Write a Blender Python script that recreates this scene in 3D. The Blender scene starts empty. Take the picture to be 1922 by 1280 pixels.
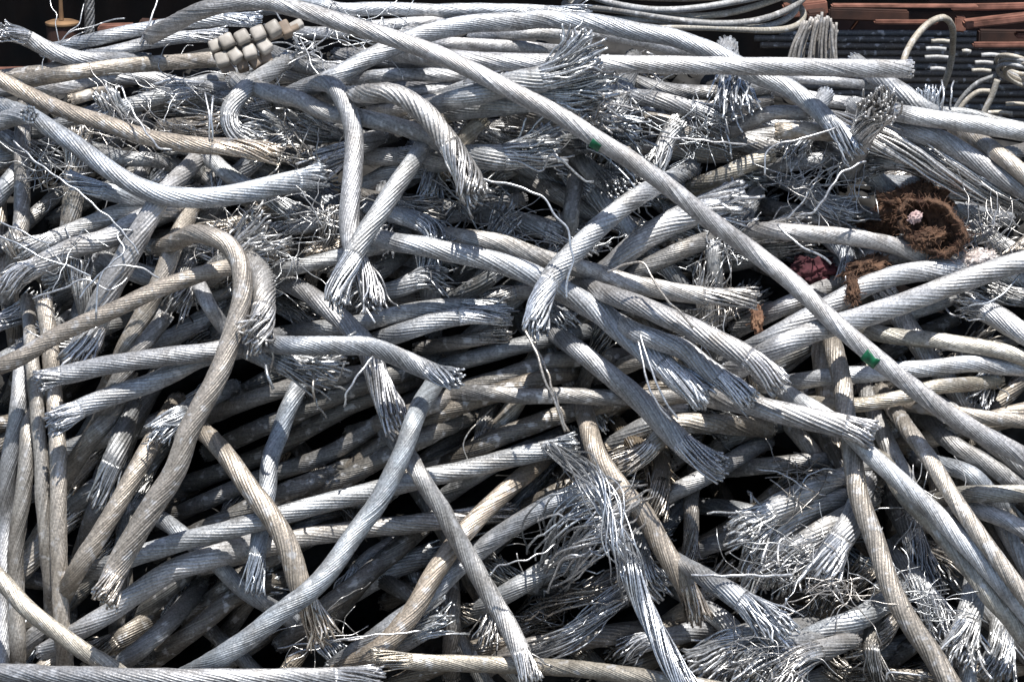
import bpy, math, random
import numpy as np
from mathutils import Vector

rng = np.random.default_rng(7)
random.seed(7)
col = bpy.context.scene.collection
scene = bpy.context.scene

# ------------------------------------------------------------------ camera
IW, IH = 1922.0, 1280.0
DIST, PITCH = 6.0, math.radians(15)
FWD = np.array([0, math.cos(PITCH), -math.sin(PITCH)])
UP = np.array([0, math.sin(PITCH), math.cos(PITCH)])
RT = np.array([1.0, 0, 0])
P0 = np.array([0, 0, 0.9])
EYE = P0 - FWD * DIST
HALFW = 0.9
FPX = (IW / 2) * DIST / HALFW            # focal length in photo pixels
cam_d = bpy.data.cameras.new('camera')
cam = bpy.data.objects.new('camera', cam_d); col.objects.link(cam)
cam.location = EYE.tolist()
cam.rotation_euler = (math.pi / 2 - PITCH, 0, 0)
cam_d.sensor_width = 36
cam_d.lens = 36 * FPX / IW
cam_d.clip_end = 200; cam_d.clip_start = 0.05
scene.camera = cam

# the heap's front is a slope; n is its normal, h a height above it
SLOPE = math.radians(60)
NRM = np.array([0, -math.sin(SLOPE), math.cos(SLOPE)])

def rays(px, py):
    px = np.asarray(px, float); py = np.asarray(py, float)
    return FWD + ((px - IW / 2) / FPX)[..., None] * RT + ((IH / 2 - py) / FPX)[..., None] * UP

def at(px, py, h=0.0):
    d = rays(px, py)
    t = (np.dot(P0 - EYE, NRM) + np.asarray(h, float)) / (d @ NRM)
    return EYE + d * t[..., None]

def at_y(px, py, Y):
    d = rays(px, py)
    t = (Y - EYE[1]) / d[..., 1]
    return EYE + d * np.asarray(t)[..., None]

def mpp(p):                              # metres per photo pixel at a point
    return ((p - EYE) @ FWD) / FPX

# ------------------------------------------------------------------ materials
def nodes(name):
    m = bpy.data.materials.new(name); m.use_nodes = True
    nt = m.node_tree
    return m, nt, nt.nodes['Principled BSDF']

def metal_mat(name, metallic, rough, dirt, bump):
    m, nt, b = nodes(name)
    N, L = nt.nodes, nt.links
    oi = N.new('ShaderNodeObjectInfo')
    tc = N.new('ShaderNodeTexCoord')
    n1 = N.new('ShaderNodeTexNoise'); n1.inputs['Scale'].default_value = 22; n1.inputs['Detail'].default_value = 5
    n2 = N.new('ShaderNodeTexNoise'); n2.inputs['Scale'].default_value = 240; n2.inputs['Detail'].default_value = 3
    L.new(tc.outputs['Object'], n1.inputs['Vector']); L.new(tc.outputs['Object'], n2.inputs['Vector'])
    r1 = N.new('ShaderNodeValToRGB'); r1.color_ramp.elements[0].position = .40; r1.color_ramp.elements[1].position = .72
    L.new(n1.outputs['Fac'], r1.inputs['Fac'])
    mulf = N.new('ShaderNodeMath'); mulf.operation = 'MULTIPLY'; mulf.inputs[1].default_value = dirt
    L.new(r1.outputs['Color'], mulf.inputs[0])
    mx = N.new('ShaderNodeMix'); mx.data_type = 'RGBA'; mx.inputs['B'].default_value = (.19, .165, .135, 1)
    L.new(mulf.outputs[0], mx.inputs['Factor']); L.new(oi.outputs['Color'], mx.inputs['A'])
    mx2 = N.new('ShaderNodeMix'); mx2.data_type = 'RGBA'; mx2.blend_type = 'MULTIPLY'; mx2.inputs['Factor'].default_value = .75
    r2 = N.new('ShaderNodeValToRGB'); r2.color_ramp.elements[0].position = .3; r2.color_ramp.elements[1].position = .62
    r2.color_ramp.elements[0].color = (.42, .42, .42, 1); r2.color_ramp.elements[1].color = (1.1, 1.1, 1.1, 1)
    L.new(n2.outputs['Fac'], r2.inputs['Fac'])
    L.new(mx.outputs['Result'], mx2.inputs['A']); L.new(r2.outputs['Color'], mx2.inputs['B'])
    at_ = N.new('ShaderNodeAttribute'); at_.attribute_name = 'strand'
    n3 = N.new('ShaderNodeTexNoise'); n3.inputs['Scale'].default_value = 55; n3.inputs['Detail'].default_value = 4
    L.new(tc.outputs['Object'], n3.inputs['Vector'])
    r3_ = N.new('ShaderNodeMapRange'); r3_.inputs['From Min'].default_value = .58; r3_.inputs['From Max'].default_value = .66; r3_.inputs['To Max'].default_value = .55
    L.new(n3.outputs['Fac'], r3_.inputs['Value'])
    mx3 = N.new('ShaderNodeMix'); mx3.data_type = 'RGBA'; mx3.inputs['B'].default_value = (.74, .74, .75, 1)   # scraped bright patches
    L.new(r3_.outputs['Result'], mx3.inputs['Factor']); L.new(mx2.outputs['Result'], mx3.inputs['A'])
    mx4 = N.new('ShaderNodeMix'); mx4.data_type = 'RGBA'; mx4.blend_type = 'MULTIPLY'; mx4.inputs['Factor'].default_value = 1
    L.new(mx3.outputs['Result'], mx4.inputs['A']); L.new(at_.outputs['Color'], mx4.inputs['B'])
    L.new(mx4.outputs['Result'], b.inputs['Base Color'])
    b.inputs['Metallic'].default_value = metallic
    rr = N.new('ShaderNodeMapRange'); rr.inputs['To Min'].default_value = rough - .08; rr.inputs['To Max'].default_value = rough + .14
    L.new(n2.outputs['Fac'], rr.inputs['Value']); L.new(rr.outputs['Result'], b.inputs['Roughness'])
    bp = N.new('ShaderNodeBump'); bp.inputs['Strength'].default_value = bump; bp.inputs['Distance'].default_value = .002
    L.new(n2.outputs['Fac'], bp.inputs['Height']); L.new(bp.outputs['Normal'], b.inputs['Normal'])
    return m

def plain_mat(name, c1, c2, scale=20, rough=.8, metallic=0.0, bump=.3, dist=.004, detail=6):
    m, nt, b = nodes(name)
    N, L = nt.nodes, nt.links
    tc = N.new('ShaderNodeTexCoord')
    n1 = N.new('ShaderNodeTexNoise'); n1.inputs['Scale'].default_value = scale; n1.inputs['Detail'].default_value = detail
    L.new(tc.outputs['Object'], n1.inputs['Vector'])
    r1 = N.new('ShaderNodeValToRGB'); r1.color_ramp.elements[0].position = .35; r1.color_ramp.elements[1].position = .68
    r1.color_ramp.elements[0].color = (*c1, 1); r1.color_ramp.elements[1].color = (*c2, 1)
    L.new(n1.outputs['Fac'], r1.inputs['Fac']); L.new(r1.outputs['Color'], b.inputs['Base Color'])
    b.inputs['Roughness'].default_value = rough; b.inputs['Metallic'].default_value = metallic
    bp = N.new('ShaderNodeBump'); bp.inputs['Strength'].default_value = bump; bp.inputs['Distance'].default_value = dist
    L.new(n1.outputs['Fac'], bp.inputs['Height']); L.new(bp.outputs['Normal'], b.inputs['Normal'])
    return m

M_CABLE = metal_mat('weathered_aluminium', .52, .42, .55, .35)
M_WIRE = metal_mat('bare_aluminium_wire', .72, .26, .18, .15)
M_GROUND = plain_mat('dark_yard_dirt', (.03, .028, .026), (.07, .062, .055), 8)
M_BED = plain_mat('dark_gap_shade', (.010, .010, .010), (.03, .028, .026), 30)  # near-black colour puts the shade between cables into the core
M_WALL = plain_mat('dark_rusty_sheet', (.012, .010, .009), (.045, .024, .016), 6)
M_RUST = plain_mat('red_oxide_steel', (.09, .038, .026), (.28, .13, .095), 22, .75)
M_RUSTD = plain_mat('dark_rusted_steel', (.022, .010, .008), (.07, .03, .02), 16, .8)
M_OCHRE = plain_mat('ochre_rusty_iron', (.10, .055, .028), (.30, .18, .09), 16, .75)
M_BEAD = plain_mat('cream_ceramic', (.22, .20, .175), (.46, .43, .395), 34, .45, 0, .15, .002)
M_BEADD = plain_mat('brown_stained_ceramic', (.16, .12, .09), (.28, .22, .17), 40, .6)
M_COIL = metal_mat('pale_grey_cable', .1, .55, .5, .2)
M_TAPE = plain_mat('green_tape', (.005, .07, .035), (.01, .21, .085), 90, .45, 0, .1, .001)
M_FELT = plain_mat('brown_fibre_felt', (.035, .018, .011), (.16, .09, .055), 60, .95, 0, .9, .012)
M_FIBRE = plain_mat('brown_fibre', (.09, .042, .028), (.25, .145, .09), 30, .9)
M_PINK = plain_mat('faded_pink_fluff', (.34, .22, .21), (.55, .44, .43), 60, .95)
M_FLUFF = plain_mat('dirty_white_fluff', (.55, .46, .42), (.78, .74, .72), 45, .95, 0, .8, .01)
M_REDCLOTH = plain_mat('dark_red_cloth', (.03, .008, .012), (.12, .035, .045), 40, .95, 0, .8, .008)
M_CARD = plain_mat('torn_brown_board', (.10, .05, .028), (.48, .38, .32), 22, .9)

TINT = {'b': (.475, .492, .52), 'w': (.595, .607, .63), 't': (.495, .452, .40), 'g': (.50, .505, .51), 'd': (.31, .305, .30), 'q': (.54, .47, .395), 'n': (.21, .195, .175), 'x': (.76, .765, .775), 'y': (.53, .495, .43), 'k': (.12, .12, .125), 'p': (.53, .517, .515)}  # tints n and k carry shade darkened into the cable colour
def tint_of(c):
    t = np.array(TINT[c]); j = 1 + rng.normal(0, .05); w = rng.normal(0, .012)
    t = np.clip(t * j + np.array([w, 0, -w]), .05, .85)
    return (*t.tolist(), 1.0)

# ------------------------------------------------------------------ mesh helpers
def build(name, V, quads=None, ngons=None, mat=None, parent=None, smooth=True, color=None, strand=None):
    me = bpy.data.meshes.new(name)
    V = np.asarray(V, np.float32)
    loops = []; starts = []; totals = []; n = 0
    if quads is not None and len(quads):
        q = np.asarray(quads, np.int32)
        loops.append(q.ravel()); k = q.shape[1]
        starts.append(np.arange(len(q), dtype=np.int32) * k); totals.append(np.full(len(q), k, np.int32)); n += q.size
    for g in (ngons or []):
        g = np.asarray(g, np.int32)
        loops.append(g); starts.append(np.array([n], np.int32)); totals.append(np.array([len(g)], np.int32)); n += len(g)
    loops = np.concatenate(loops); starts = np.concatenate(starts); totals = np.concatenate(totals)
    me.vertices.add(len(V)); me.vertices.foreach_set('co', V.ravel())
    me.loops.add(len(loops)); me.loops.foreach_set('vertex_index', loops)
    me.polygons.add(len(starts)); me.polygons.foreach_set('loop_start', starts); me.polygons.foreach_set('loop_total', totals)
    me.update(calc_edges=True)
    me.polygons.foreach_set('use_smooth', np.full(len(starts), smooth, bool))
    if mat in (M_CABLE, M_WIRE, M_COIL):
        v = np.ones(len(V), np.float32) if strand is None else np.asarray(strand, np.float32)
        ca = me.attributes.new('strand', 'FLOAT_COLOR', 'POINT')
        ca.data.foreach_set('color', np.stack([v, v, v, np.ones_like(v)], 1).ravel())
    me.validate()
    if mat: me.materials.append(mat)
    o = bpy.data.objects.new(name, me); col.objects.link(o)
    if parent: o.parent = parent
    if color: o.color = color
    return o

def tag(o, label, cat, group=None, kind=None):
    if label: o['label'] = label
    if cat: o['category'] = cat
    if group: o['group'] = group
    if kind: o['kind'] = kind
    return o

def empty(name, loc, label, cat, group=None):
    o = bpy.data.objects.new(name, None); col.objects.link(o); o.location = [float(v) for v in loc]
    o.empty_display_size = .02
    return tag(o, label, cat, group)

def put(root, o):                       # parent keeping world place
    o.parent = root
    o.matrix_parent_inverse.identity()
    o.location = (Vector(o.location) - Vector(root.location))
    return o

def catmull(P, step):
    P = np.asarray(P, float)
    if len(P) == 2: P = np.array([P[0], P.mean(0), P[1]])
    Q = np.vstack([2 * P[0] - P[1], P, 2 * P[-1] - P[-2]])
    out = []
    for i in range(1, len(Q) - 2):
        p0, p1, p2, p3 = Q[i - 1], Q[i], Q[i + 1], Q[i + 2]
        a = np.linalg.norm(p1 - p0) ** .5 + 1e-6; b = np.linalg.norm(p2 - p1) ** .5 + 1e-6; c = np.linalg.norm(p3 - p2) ** .5 + 1e-6
        t0, t1, t2, t3 = 0, a, a + b, a + b + c
        t = np.linspace(t1, t2, 24, endpoint=False)[:, None]
        A1 = (t1 - t) / (t1 - t0) * p0 + (t - t0) / (t1 - t0) * p1
        A2 = (t2 - t) / (t2 - t1) * p1 + (t - t1) / (t2 - t1) * p2
        A3 = (t3 - t) / (t3 - t2) * p2 + (t - t2) / (t3 - t2) * p3
        B1 = (t2 - t) / (t2 - t0) * A1 + (t - t0) / (t2 - t0) * A2
        B2 = (t3 - t) / (t3 - t1) * A2 + (t - t1) / (t3 - t1) * A3
        out.append((t2 - t) / (t2 - t1) * B1 + (t - t1) / (t2 - t1) * B2)
    out.append(P[-1:]); out = np.vstack(out)
    return resample(out, step)

def resample(P, step, n=None):
    s = np.concatenate([[0], np.cumsum(np.linalg.norm(np.diff(P, axis=0), axis=1))])
    n = n or max(3, int(round(s[-1] / step)) + 1)
    t = np.linspace(0, s[-1], n)
    return np.stack([np.interp(t, s, P[:, k]) for k in range(P.shape[1])], 1)

def frames(P):
    T = np.gradient(P, axis=0); T /= np.linalg.norm(T, axis=1)[:, None] + 1e-12
    U = np.zeros_like(P)
    a = np.array([0, -.6, .8]); u = a - T[0] * (a @ T[0])
    if np.linalg.norm(u) < .1: a = np.array([1., 0, 0]); u = a - T[0] * (a @ T[0])
    u /= np.linalg.norm(u); U[0] = u
    for i in range(1, len(P)):
        u = u - T[i] * (u @ T[i]); u /= np.linalg.norm(u) + 1e-12; U[i] = u
    return T, U, np.cross(T, U)

def tubes(W, r, sides=5, caps=True):
    """W (M,K,3) wire centre lines, r scalar or (M,) or (M,K) -> verts, quads, caps"""
    M, K, _ = W.shape
    T = np.gradient(W, axis=1); T /= np.linalg.norm(T, axis=2)[..., None] + 1e-12
    mean = W[:, -1] - W[:, 0]; mean /= np.linalg.norm(mean, axis=1)[:, None] + 1e-12
    a = np.where(np.abs(mean[:, 2:3]) < .8, np.array([[0, 0, 1.]]), np.array([[1., 0, 0]]))[:, None, :]
    U = a - T * np.sum(a * T, axis=2, keepdims=True)
    U /= np.linalg.norm(U, axis=2)[..., None] + 1e-9
    B = np.cross(T, U)
    r = np.broadcast_to(np.asarray(r, float).reshape((-1, 1)) if np.ndim(r) == 1 else np.asarray(r, float), (M, K))
    ang = np.arange(sides) / sides * 2 * math.pi
    ring = W[:, :, None, :] + r[:, :, None, None] * (np.cos(ang)[None, None, :, None] * U[:, :, None, :] + np.sin(ang)[None, None, :, None] * B[:, :, None, :])
    V = ring.reshape(-1, 3)
    idx = np.arange(M * K * sides).reshape(M, K, sides)
    nx = np.roll(idx, -1, axis=2)
    Q = np.stack([idx[:, :-1], nx[:, :-1], nx[:, 1:], idx[:, 1:]], -1).reshape(-1, 4)
    G = []
    if caps:
        for i in range(M):
            G.append(idx[i, -1]); G.append(idx[i, 0][::-1])
    return V, Q, G

# ------------------------------------------------------------------ stacking
CELL, MARG = 4.0, 260
GW, GH = int((IW + 2 * MARG) / CELL), int((IH + 2 * MARG) / CELL)
HM = np.full((GH, GW), -.20)
def cellidx(x, y):
    return (np.clip(((y + MARG) / CELL).astype(int), 0, GH - 1), np.clip(((x + MARG) / CELL).astype(int), 0, GW - 1))

def drop(px, wpx, stiff=1.1, embed=.8, write=True, lift=(0, 0), flat=0.0):
    """lay a path (pixels on the slope) on what is already there; returns heights of its centre line"""
    T = np.gradient(px, axis=0); T /= np.linalg.norm(T, axis=1)[:, None] + 1e-9
    Nn = np.stack([-T[:, 1], T[:, 0]], 1)
    m = HALFW * 2 / IW
    r = wpx / 2 * m
    need = np.full(len(px), -9.)
    for k in (-.4, 0, .4):
        q = px + Nn * (k * wpx)[:, None]
        i, j = cellidx(q[:, 0], q[:, 1]); need = np.maximum(need, HM[i, j])
    need = need + r * embed
    s = np.concatenate([[0], np.cumsum(np.linalg.norm(np.diff(px, axis=0), axis=1))]) * m
    h = np.max(need[None, :] - stiff * (s[:, None] - s[None, :]) ** 2, axis=1)
    sig = max(1, int(.022 / (s[1] - s[0] + 1e-9)))
    k = np.exp(-.5 * (np.arange(-3 * sig, 3 * sig + 1) / sig) ** 2); k /= k.sum()
    h = np.convolve(np.pad(h, 3 * sig, mode='edge'), k, mode='valid')
    u = s / s[-1]
    h = h + lift[0] * np.clip(1 - u / .35, 0, 1) ** 2 + lift[1] * np.clip((u - .65) / .35, 0, 1) ** 2
    if write:
        for k in np.linspace(-.5, .5, 9):
            q = px + Nn * (k * wpx)[:, None]
            i, j = cellidx(q[:, 0], q[:, 1])
            np.maximum.at(HM, (i, j), h + r * math.sqrt(max(0, 1 - (2 * k) ** 2)))
    return h

# ------------------------------------------------------------------ cables
def fan(axis, T, U, B, R, M, theta0, twist, spread, mess, rw, K=12, short=.25, seed=0, both=False, coredark=True):
    """unlaid wires following axis (n,3)"""
    g = np.random.default_rng(seed)
    n = len(axis)
    outer = int(round(M * .58)); inner = int(round(M * .28)); core = M - outer - inner
    rho = np.concatenate([np.full(outer, .9), np.full(inner, .52), np.full(core, .18)])
    th = np.concatenate([theta0 + np.arange(outer) / outer * 2 * math.pi, g.uniform(0, 6.28) + np.arange(inner) / max(1, inner) * 2 * math.pi, g.uniform(0, 6.28, core)])
    th = th + g.normal(0, .06, M)
    end = 1 - short * g.uniform(0, 1, M) ** 1.6
    u = np.linspace(0, 1, K)[None, :] * end[:, None]           # (M,K) along
    f = u * (n - 1); i0 = np.clip(f.astype(int), 0, n - 2); w = (f - i0)[..., None]
    def samp(A): return A[i0] * (1 - w) + A[i0 + 1] * w
    C = samp(axis); Uu = samp(U); Bb = samp(B); Tt = samp(T)
    Rr = (R[i0] * (1 - w[..., 0]) + R[i0 + 1] * w[..., 0])
    ang = th[:, None] + twist * u
    grow = 1 + spread * g.uniform(.3, 1.2, M)[:, None] * u ** 2
    rad = rho[:, None] * Rr * grow
    W = C + rad[..., None] * (np.cos(ang)[..., None] * Uu + np.sin(ang)[..., None] * Bb)
    # smooth wandering per wire
    d = g.normal(0, 1, (M, 1, 3)); d2 = g.normal(0, 1, (M, 1, 3)); ph = g.uniform(0, 6.28, (M, 1)); fr = g.uniform(2.5, 6, (M, 1))
    rogue = 1 + 2.2 * (g.uniform(0, 1, (M, 1)) < .08)
    uu = u if not both else np.minimum(1, 4 * np.minimum(u + .05, 1.05 - u))
    amp = .62 * mess * Rr * rogue
    W = W + (amp * uu ** 1.4)[..., None] * d * .8 + (amp * uu * np.sin(fr * u * 2 + ph))[..., None] * d2 * .35
    kk = np.cumsum(g.normal(0, 1, W.shape) * (g.uniform(0, 1, (M, K, 1)) < .35), axis=1)      # hand-bent kinks
    kk -= kk[:, :1] if not both else kk.mean(1, keepdims=True)
    W = W + (amp * uu / math.sqrt(K))[..., None] * kk * (.75 if both else .55)
    rws = rw * g.uniform(.85, 1.12, M)
    return W, rws

def rope(P, R, N, depth, twist_per_m, sub=3, phase=0.0, seed=0):
    """scalloped twisted body; P (n,3), R (n,), depth (n,)"""
    g = np.random.default_rng(seed)
    T, U, B = frames(P)
    s = np.concatenate([[0], np.cumsum(np.linalg.norm(np.diff(P, axis=0), axis=1))])
    k = N * sub
    a = np.arange(k) / k * 2 * math.pi
    lobe = np.abs(np.sin(N * a / 2)) ** .7
    lj = np.repeat(g.normal(0, .022, N), sub)
    prof = 1 - depth[:, None] * (1 - lobe[None, :]) + lj[None, :]
    ang = a[None, :] + phase + (twist_per_m * s)[:, None]
    rr = R[:, None] * prof
    V = P[:, None, :] + rr[..., None] * (np.cos(ang)[..., None] * U[:, None, :] + np.sin(ang)[..., None] * B[:, None, :])
    n = len(P)
    idx = np.arange(n * k).reshape(n, k); nx = np.roll(idx, -1, axis=1)
    Q = np.stack([idx[:-1], nx[:-1], nx[1:], idx[1:]], -1).reshape(-1, 4)
    return V.reshape(-1, 3), Q, [idx[0][::-1], idx[-1]], (T, U, B, s, phase + twist_per_m * s)

def wstrand(g, W, sides): return np.repeat(np.clip(g.normal(.92, .26, len(W)), .3, 1.35), W.shape[1] * sides)
SPECS = []
def C(pri, w, pts, ends, tint, label, cat='cable', name=None, N=18, loose=None, group=None, lift=(0, 0), pitch=15, mess=.34, spread=.28, n=None, stiff=1.1, hole=False):
    SPECS.append(dict(pri=pri, w=w, pts=pts, ends=ends.split(','), tint=tint, label=label, cat=cat, name=name, N=N, loose=loose, group=group, lift=lift,
                      pitch=pitch, mess=mess, spread=spread, n=n, stiff=stiff, order=len(SPECS)))

def parse(s):
    return np.array([[float(v) for v in p.split(',')] for p in s.split()]) if isinstance(s, str) else np.asarray(s, float)

def extend(P):
    P = P.copy()
    def ext(a, b):
        d = a - b; d /= np.linalg.norm(d); return a + d * 130
    if min(P[0][0], IW - P[0][0], IH - P[0][1]) < 14: P = np.vstack([ext(P[0], P[1]), P])
    if min(P[-1][0], IW - P[-1][0], IH - P[-1][1]) < 14: P = np.vstack([P, ext(P[-1], P[-2])])
    return P

def make(sp, seed):
    g = np.random.default_rng(seed * 13 + 5)
    P = parse(sp['pts'])
    if sp['ends'][0] == 'o' or sp['ends'][-1] == 'o':
        P2 = extend(P)
        if sp['ends'][0] != 'o' and len(P2) and not np.allclose(P2[0], P[0]): P2 = P2[1:]
        if sp['ends'][-1] != 'o' and not np.allclose(P2[-1], P[-1]): P2 = P2[:-1]
        P = P2
    dive = [0, 0]
    for q, e in ((0, sp['ends'][0]), (1, sp['ends'][-1])):
        tip, nxt = (P[0], P[1]) if q == 0 else (P[-1], P[-2])
        if e == 'o' and 0 < tip[0] < IW and 0 < tip[1] < IH:
            d = (tip - nxt) / np.linalg.norm(tip - nxt); new = tip + d * 42
            P = np.vstack([new, P]) if q == 0 else np.vstack([P, new]); dive[q] = 1
    px = catmull(P, 5.0)
    w = sp['w']; w0, w1 = (w if isinstance(w, tuple) else (w, w)); w0 *= .95; w1 *= .95
    n = len(px)
    wpx = np.linspace(w0, w1, n)
    s = np.arange(n) * 5.0
    # slight hand-bent unevenness
    Tn = np.gradient(px, axis=0); Tn /= np.linalg.norm(Tn, axis=1)[:, None]
    wob = sum(a * np.sin(s / l * 6.28 + p) for a, l, p in zip(g.normal(0, 1.0, 3) * (.12, .35, .8), (60, 120, 230), g.uniform(0, 6.28, 3)))
    px = px + np.stack([-Tn[:, 1], Tn[:, 0]], 1) * wob[:, None]
    h = drop(px, wpx, stiff=sp['stiff'], lift=sp['lift'], embed=sp.get('embed', .85))
    for q in (0, 1):                        # a buried end dips in between its neighbours
        if dive[q]:
            ee = s if q == 0 else s[-1] - s
            h = h - (.085 if sp['pri'] < 75 else .15) * np.clip(1 - ee / 115, 0, 1) ** 1.5
    W3 = at(px[:, 0], px[:, 1], h)
    R3 = wpx / 2 * mpp(W3)
    # split into frayed start / body / frayed end
    def flen(e):
        if e[0] in 'fb': return float(e[1:] or 60)
        return 0
    a = min(flen(sp['ends'][0]), s[-1] * .45); b = min(flen(sp['ends'][-1]), s[-1] * .55)
    color = tint_of(sp['tint'])
    wcol = tuple(min(.9, c * 1.22 + .03) for c in color[:3]) + (1,)
    N = int(round(sp['N'] * 1.5))
    tw = math.tan(math.radians(sp['pitch'])) / R3.mean()
    frayed = a > 0 or b > 0
    nm = sp['name'] or ('frayed_aluminium_cable' if frayed else 'aluminium_cable')
    if sp['loose'] is not None:             # the whole length is separate wires
        nm = sp['name'] or 'wire_bundle'
        T, U, B = frames(W3)
        M = sp['n'] or 34
        Wr, rws = fan(W3, T, U, B, R3, M, g.uniform(0, 6), tw * .8 * np.linalg.norm(np.diff(W3, axis=0), axis=1).sum(), sp['spread'] * .5, sp['loose'], R3.mean() * .085, K=max(14, int(n * 5 / 11)), short=.22, seed=seed, both=True)
        V, Q, G = tubes(Wr, rws)
        root = build(nm, V, Q, G, M_WIRE, None, True, wcol, wstrand(g, Wr, 5))
        tag(root, sp['label'], sp['cat'], sp['group'])
        return root
    i0, i1 = int(a / 5), n - 1 - int(b / 5)
    i1 = max(i1, i0 + 7); i1 = min(i1, n - 1)
    body = resample(np.hstack([W3[i0:i1 + 1], R3[i0:i1 + 1, None]]), .0105)
    nb = len(body)
    depth = np.full(nb, .10 if sp['N'] > 16 else .135)
    sb = np.linspace(0, (i1 - i0) * 5, nb)
    if a: depth += .13 * np.clip(1 - sb / 130, 0, 1)
    if b: depth += .13 * np.clip(1 - (sb[-1] - sb) / 130, 0, 1)
    if b: body[:, 3] *= 1 - .26 * np.clip(1 - (sb[-1] - sb) / 26, 0, 1) ** 1.5
    if a: body[:, 3] *= 1 - .26 * np.clip(1 - sb / 26, 0, 1) ** 1.5
    V, Q, G, (T, U, B, ss, ph) = rope(body[:, :3], body[:, 3], N, depth, tw, phase=g.uniform(0, 6), seed=seed)
    st_ = np.tile(np.repeat(np.clip(g.normal(.97, .11, N), .5, 1.3), 3), nb)
    root = build(nm, V, Q, G, M_CABLE, None, True, color, st_)
    tag(root, sp['label'], sp['cat'], sp['group'])
    for which, L in ((0, a), (1, b)):
        e = sp['ends'][0 if which == 0 else -1]
        if e == 'o' and (not dive[which]): continue
        if e in 'co':
            # cut face: packed wire ends standing just proud of the body
            seg = body[:4, :] [::-1] if which == 0 else body[-4:, :]
            d = seg[-1, :3] - seg[-2, :3]; d /= np.linalg.norm(d)
            ax = np.array([seg[-1, :3] - d * .004, seg[-1, :3] + d * .002, seg[-1, :3] + d * .008])
            Rr = np.full(3, seg[-1, 3])
            t_, u_, b_ = frames(ax)
            Wr, rws = fan(ax, t_, u_, b_, Rr, 34, 0, 0, .02, .05, Rr[0] * .135, K=3, short=.6, seed=seed + 3)
            V, Q, G = tubes(Wr, rws, 6)
            build('cut_end', V, Q, G, M_WIRE, root, False, wcol, wstrand(g, Wr, 6))
            continue
        seg = np.hstack([W3[:i0 + 7][::-1], R3[:i0 + 7][::-1, None]]) if which == 0 else np.hstack([W3[i1 - 6:], R3[i1 - 6:, None]])
        if len(seg) < 3: continue
        seg = resample(seg, .006)
        ax = seg[:, :3]; Rr = seg[:, 3] * .97
        # sag / curl of the loose end
        L3 = np.linalg.norm(np.diff(ax, axis=0), axis=1).sum()
        uu = np.linspace(0, 1, len(ax))
        t_, u_, b_ = frames(ax)
        M = int((sp['n'] or g.integers(30, 40)) * 1.35)
        big = 1.8 if e[0] == 'b' else 1.0
        Wr, rws = fan(ax, t_, u_, b_, Rr, M, 0, (-1 if which == 0 else 1) * tw * L3 * .9, sp['spread'] * big, sp['mess'] * big * min(1, .35 + L3 / .12), Rr.mean() * (.112 if big == 1 else .092),
                      K=max(8, int(L3 / .007)), short=.35 if big > 1 else .22, seed=seed + 11 + which)
        V, Q, G = tubes(Wr, rws)
        build('frayed_end', V, Q, G, M_WIRE, root, True, wcol, wstrand(g, Wr, 5))
    return root

# ------------------------------------------------------------------ the cables seen in the photograph (photo pixels), low ones first by pri
# --- top left
C(40, 28, "540,14 600,10 640,19 707,17 807,20 940,20 1040,24 1110,24", "o,f60", 'b', "bluish grey cable along the very crest, its frayed tip beside the big hose-like coil")
C(45, 25, "560,62 620,62 700,50 790,44 870,44", "o,o", 'w', "pale cable lying along the crest just below the bluish crest cable")
C(42, 28, "128,86 170,76 300,50 400,38 490,38", "o,f40", 'b', "bluish twisted cable sloping up behind the bead string", loose=None, N=12)
C(43, 26, "150,108 200,100 283,80 350,70 430,66", "o,f50", 'b', "short bluish cable squeezed between the tan cut cable and the one behind", N=13)
C(52, 30, "-6,170 60,165 117,163 200,150 283,148 350,160 420,170", "o,f30", 'b', "flat bluish cable directly under the tan cable that ends at the beads")
C(48, 26, "0,143 40,138 117,126 180,112", "o,o", 'd', "dark grey cable half hidden behind the tan cable with the beads")
C(76, 31, "60,150 103,142 200,128 300,119 360,115 408,112", "o,c", 't', "straight tan cable whose cut end butts against the cream beads")
C(72, 34, "-2,54 50,72 100,98 150,112 233,114", "f34,o", 'b', "grey cable with bright cut tip pointing off the top left corner", N=14, lift=(.05, 0))
C(70, (30, 36), "0,150 50,175 117,207 183,227 267,255 367,273 417,275 470,280 527,290", "o,f100", 'q', "long tan cable from the left edge with a flat splayed tip below the S-bent stub", N=15, pitch=18)
C(66, 36, "-8,232 20,222 54,216", "o,c", 'b', "short square-cut grey stub poking in at the left edge above the upright cable", lift=(0, .04))
C(64, (34, 46), "20,205 57,218 100,245 150,278 190,308 233,337 283,360 333,370 400,371 467,360 533,345 612,327", "o,f34", 'b', "sagging grey cable that bends like a hammock below the long tan cable", N=15)
C(50, 33, "45,235 42,300 40,360 38,427 30,480 20,525", "o,o", 'd', "upright grey cable standing along the left edge under the square-cut stub")
C(60, 33, "372,285 400,303 440,337 480,360 520,382 562,402", "o,f40", 'g', "smooth grey cable passing under the hammock-shaped one", N=20)
C(62, (34, 42), "500,140 470,160 445,185 432,205 430,228 445,252 500,266", "o,b70", 'g', "S-bent stub ending in a brush of wires right below the beads", N=14)
C(66, 34, "480,165 517,177 567,190 617,213 667,220 723,231 773,246 823,268 850,285", "o,o", 'g', "smooth grey cable crossing behind the upright arched cable", N=22)
C(84, (34, 44), "575,168 600,156 625,162 645,190 660,233 665,283 662,333 656,383 656,430 668,480 690,530 706,585", "o,f75", 'b', "thick smooth cable arching over and hanging down to a spread brush", N=18, stiff=.6, lift=(0, .02))
C(86, (34, 46), "802,258 788,283 772,308 750,340 715,395 685,440 658,490 640,530 632,580", "o,f80", 'g', "cable crossing in front of the hanging arch and unravelling just left of its brush", N=14, lift=(0, .03))
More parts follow.
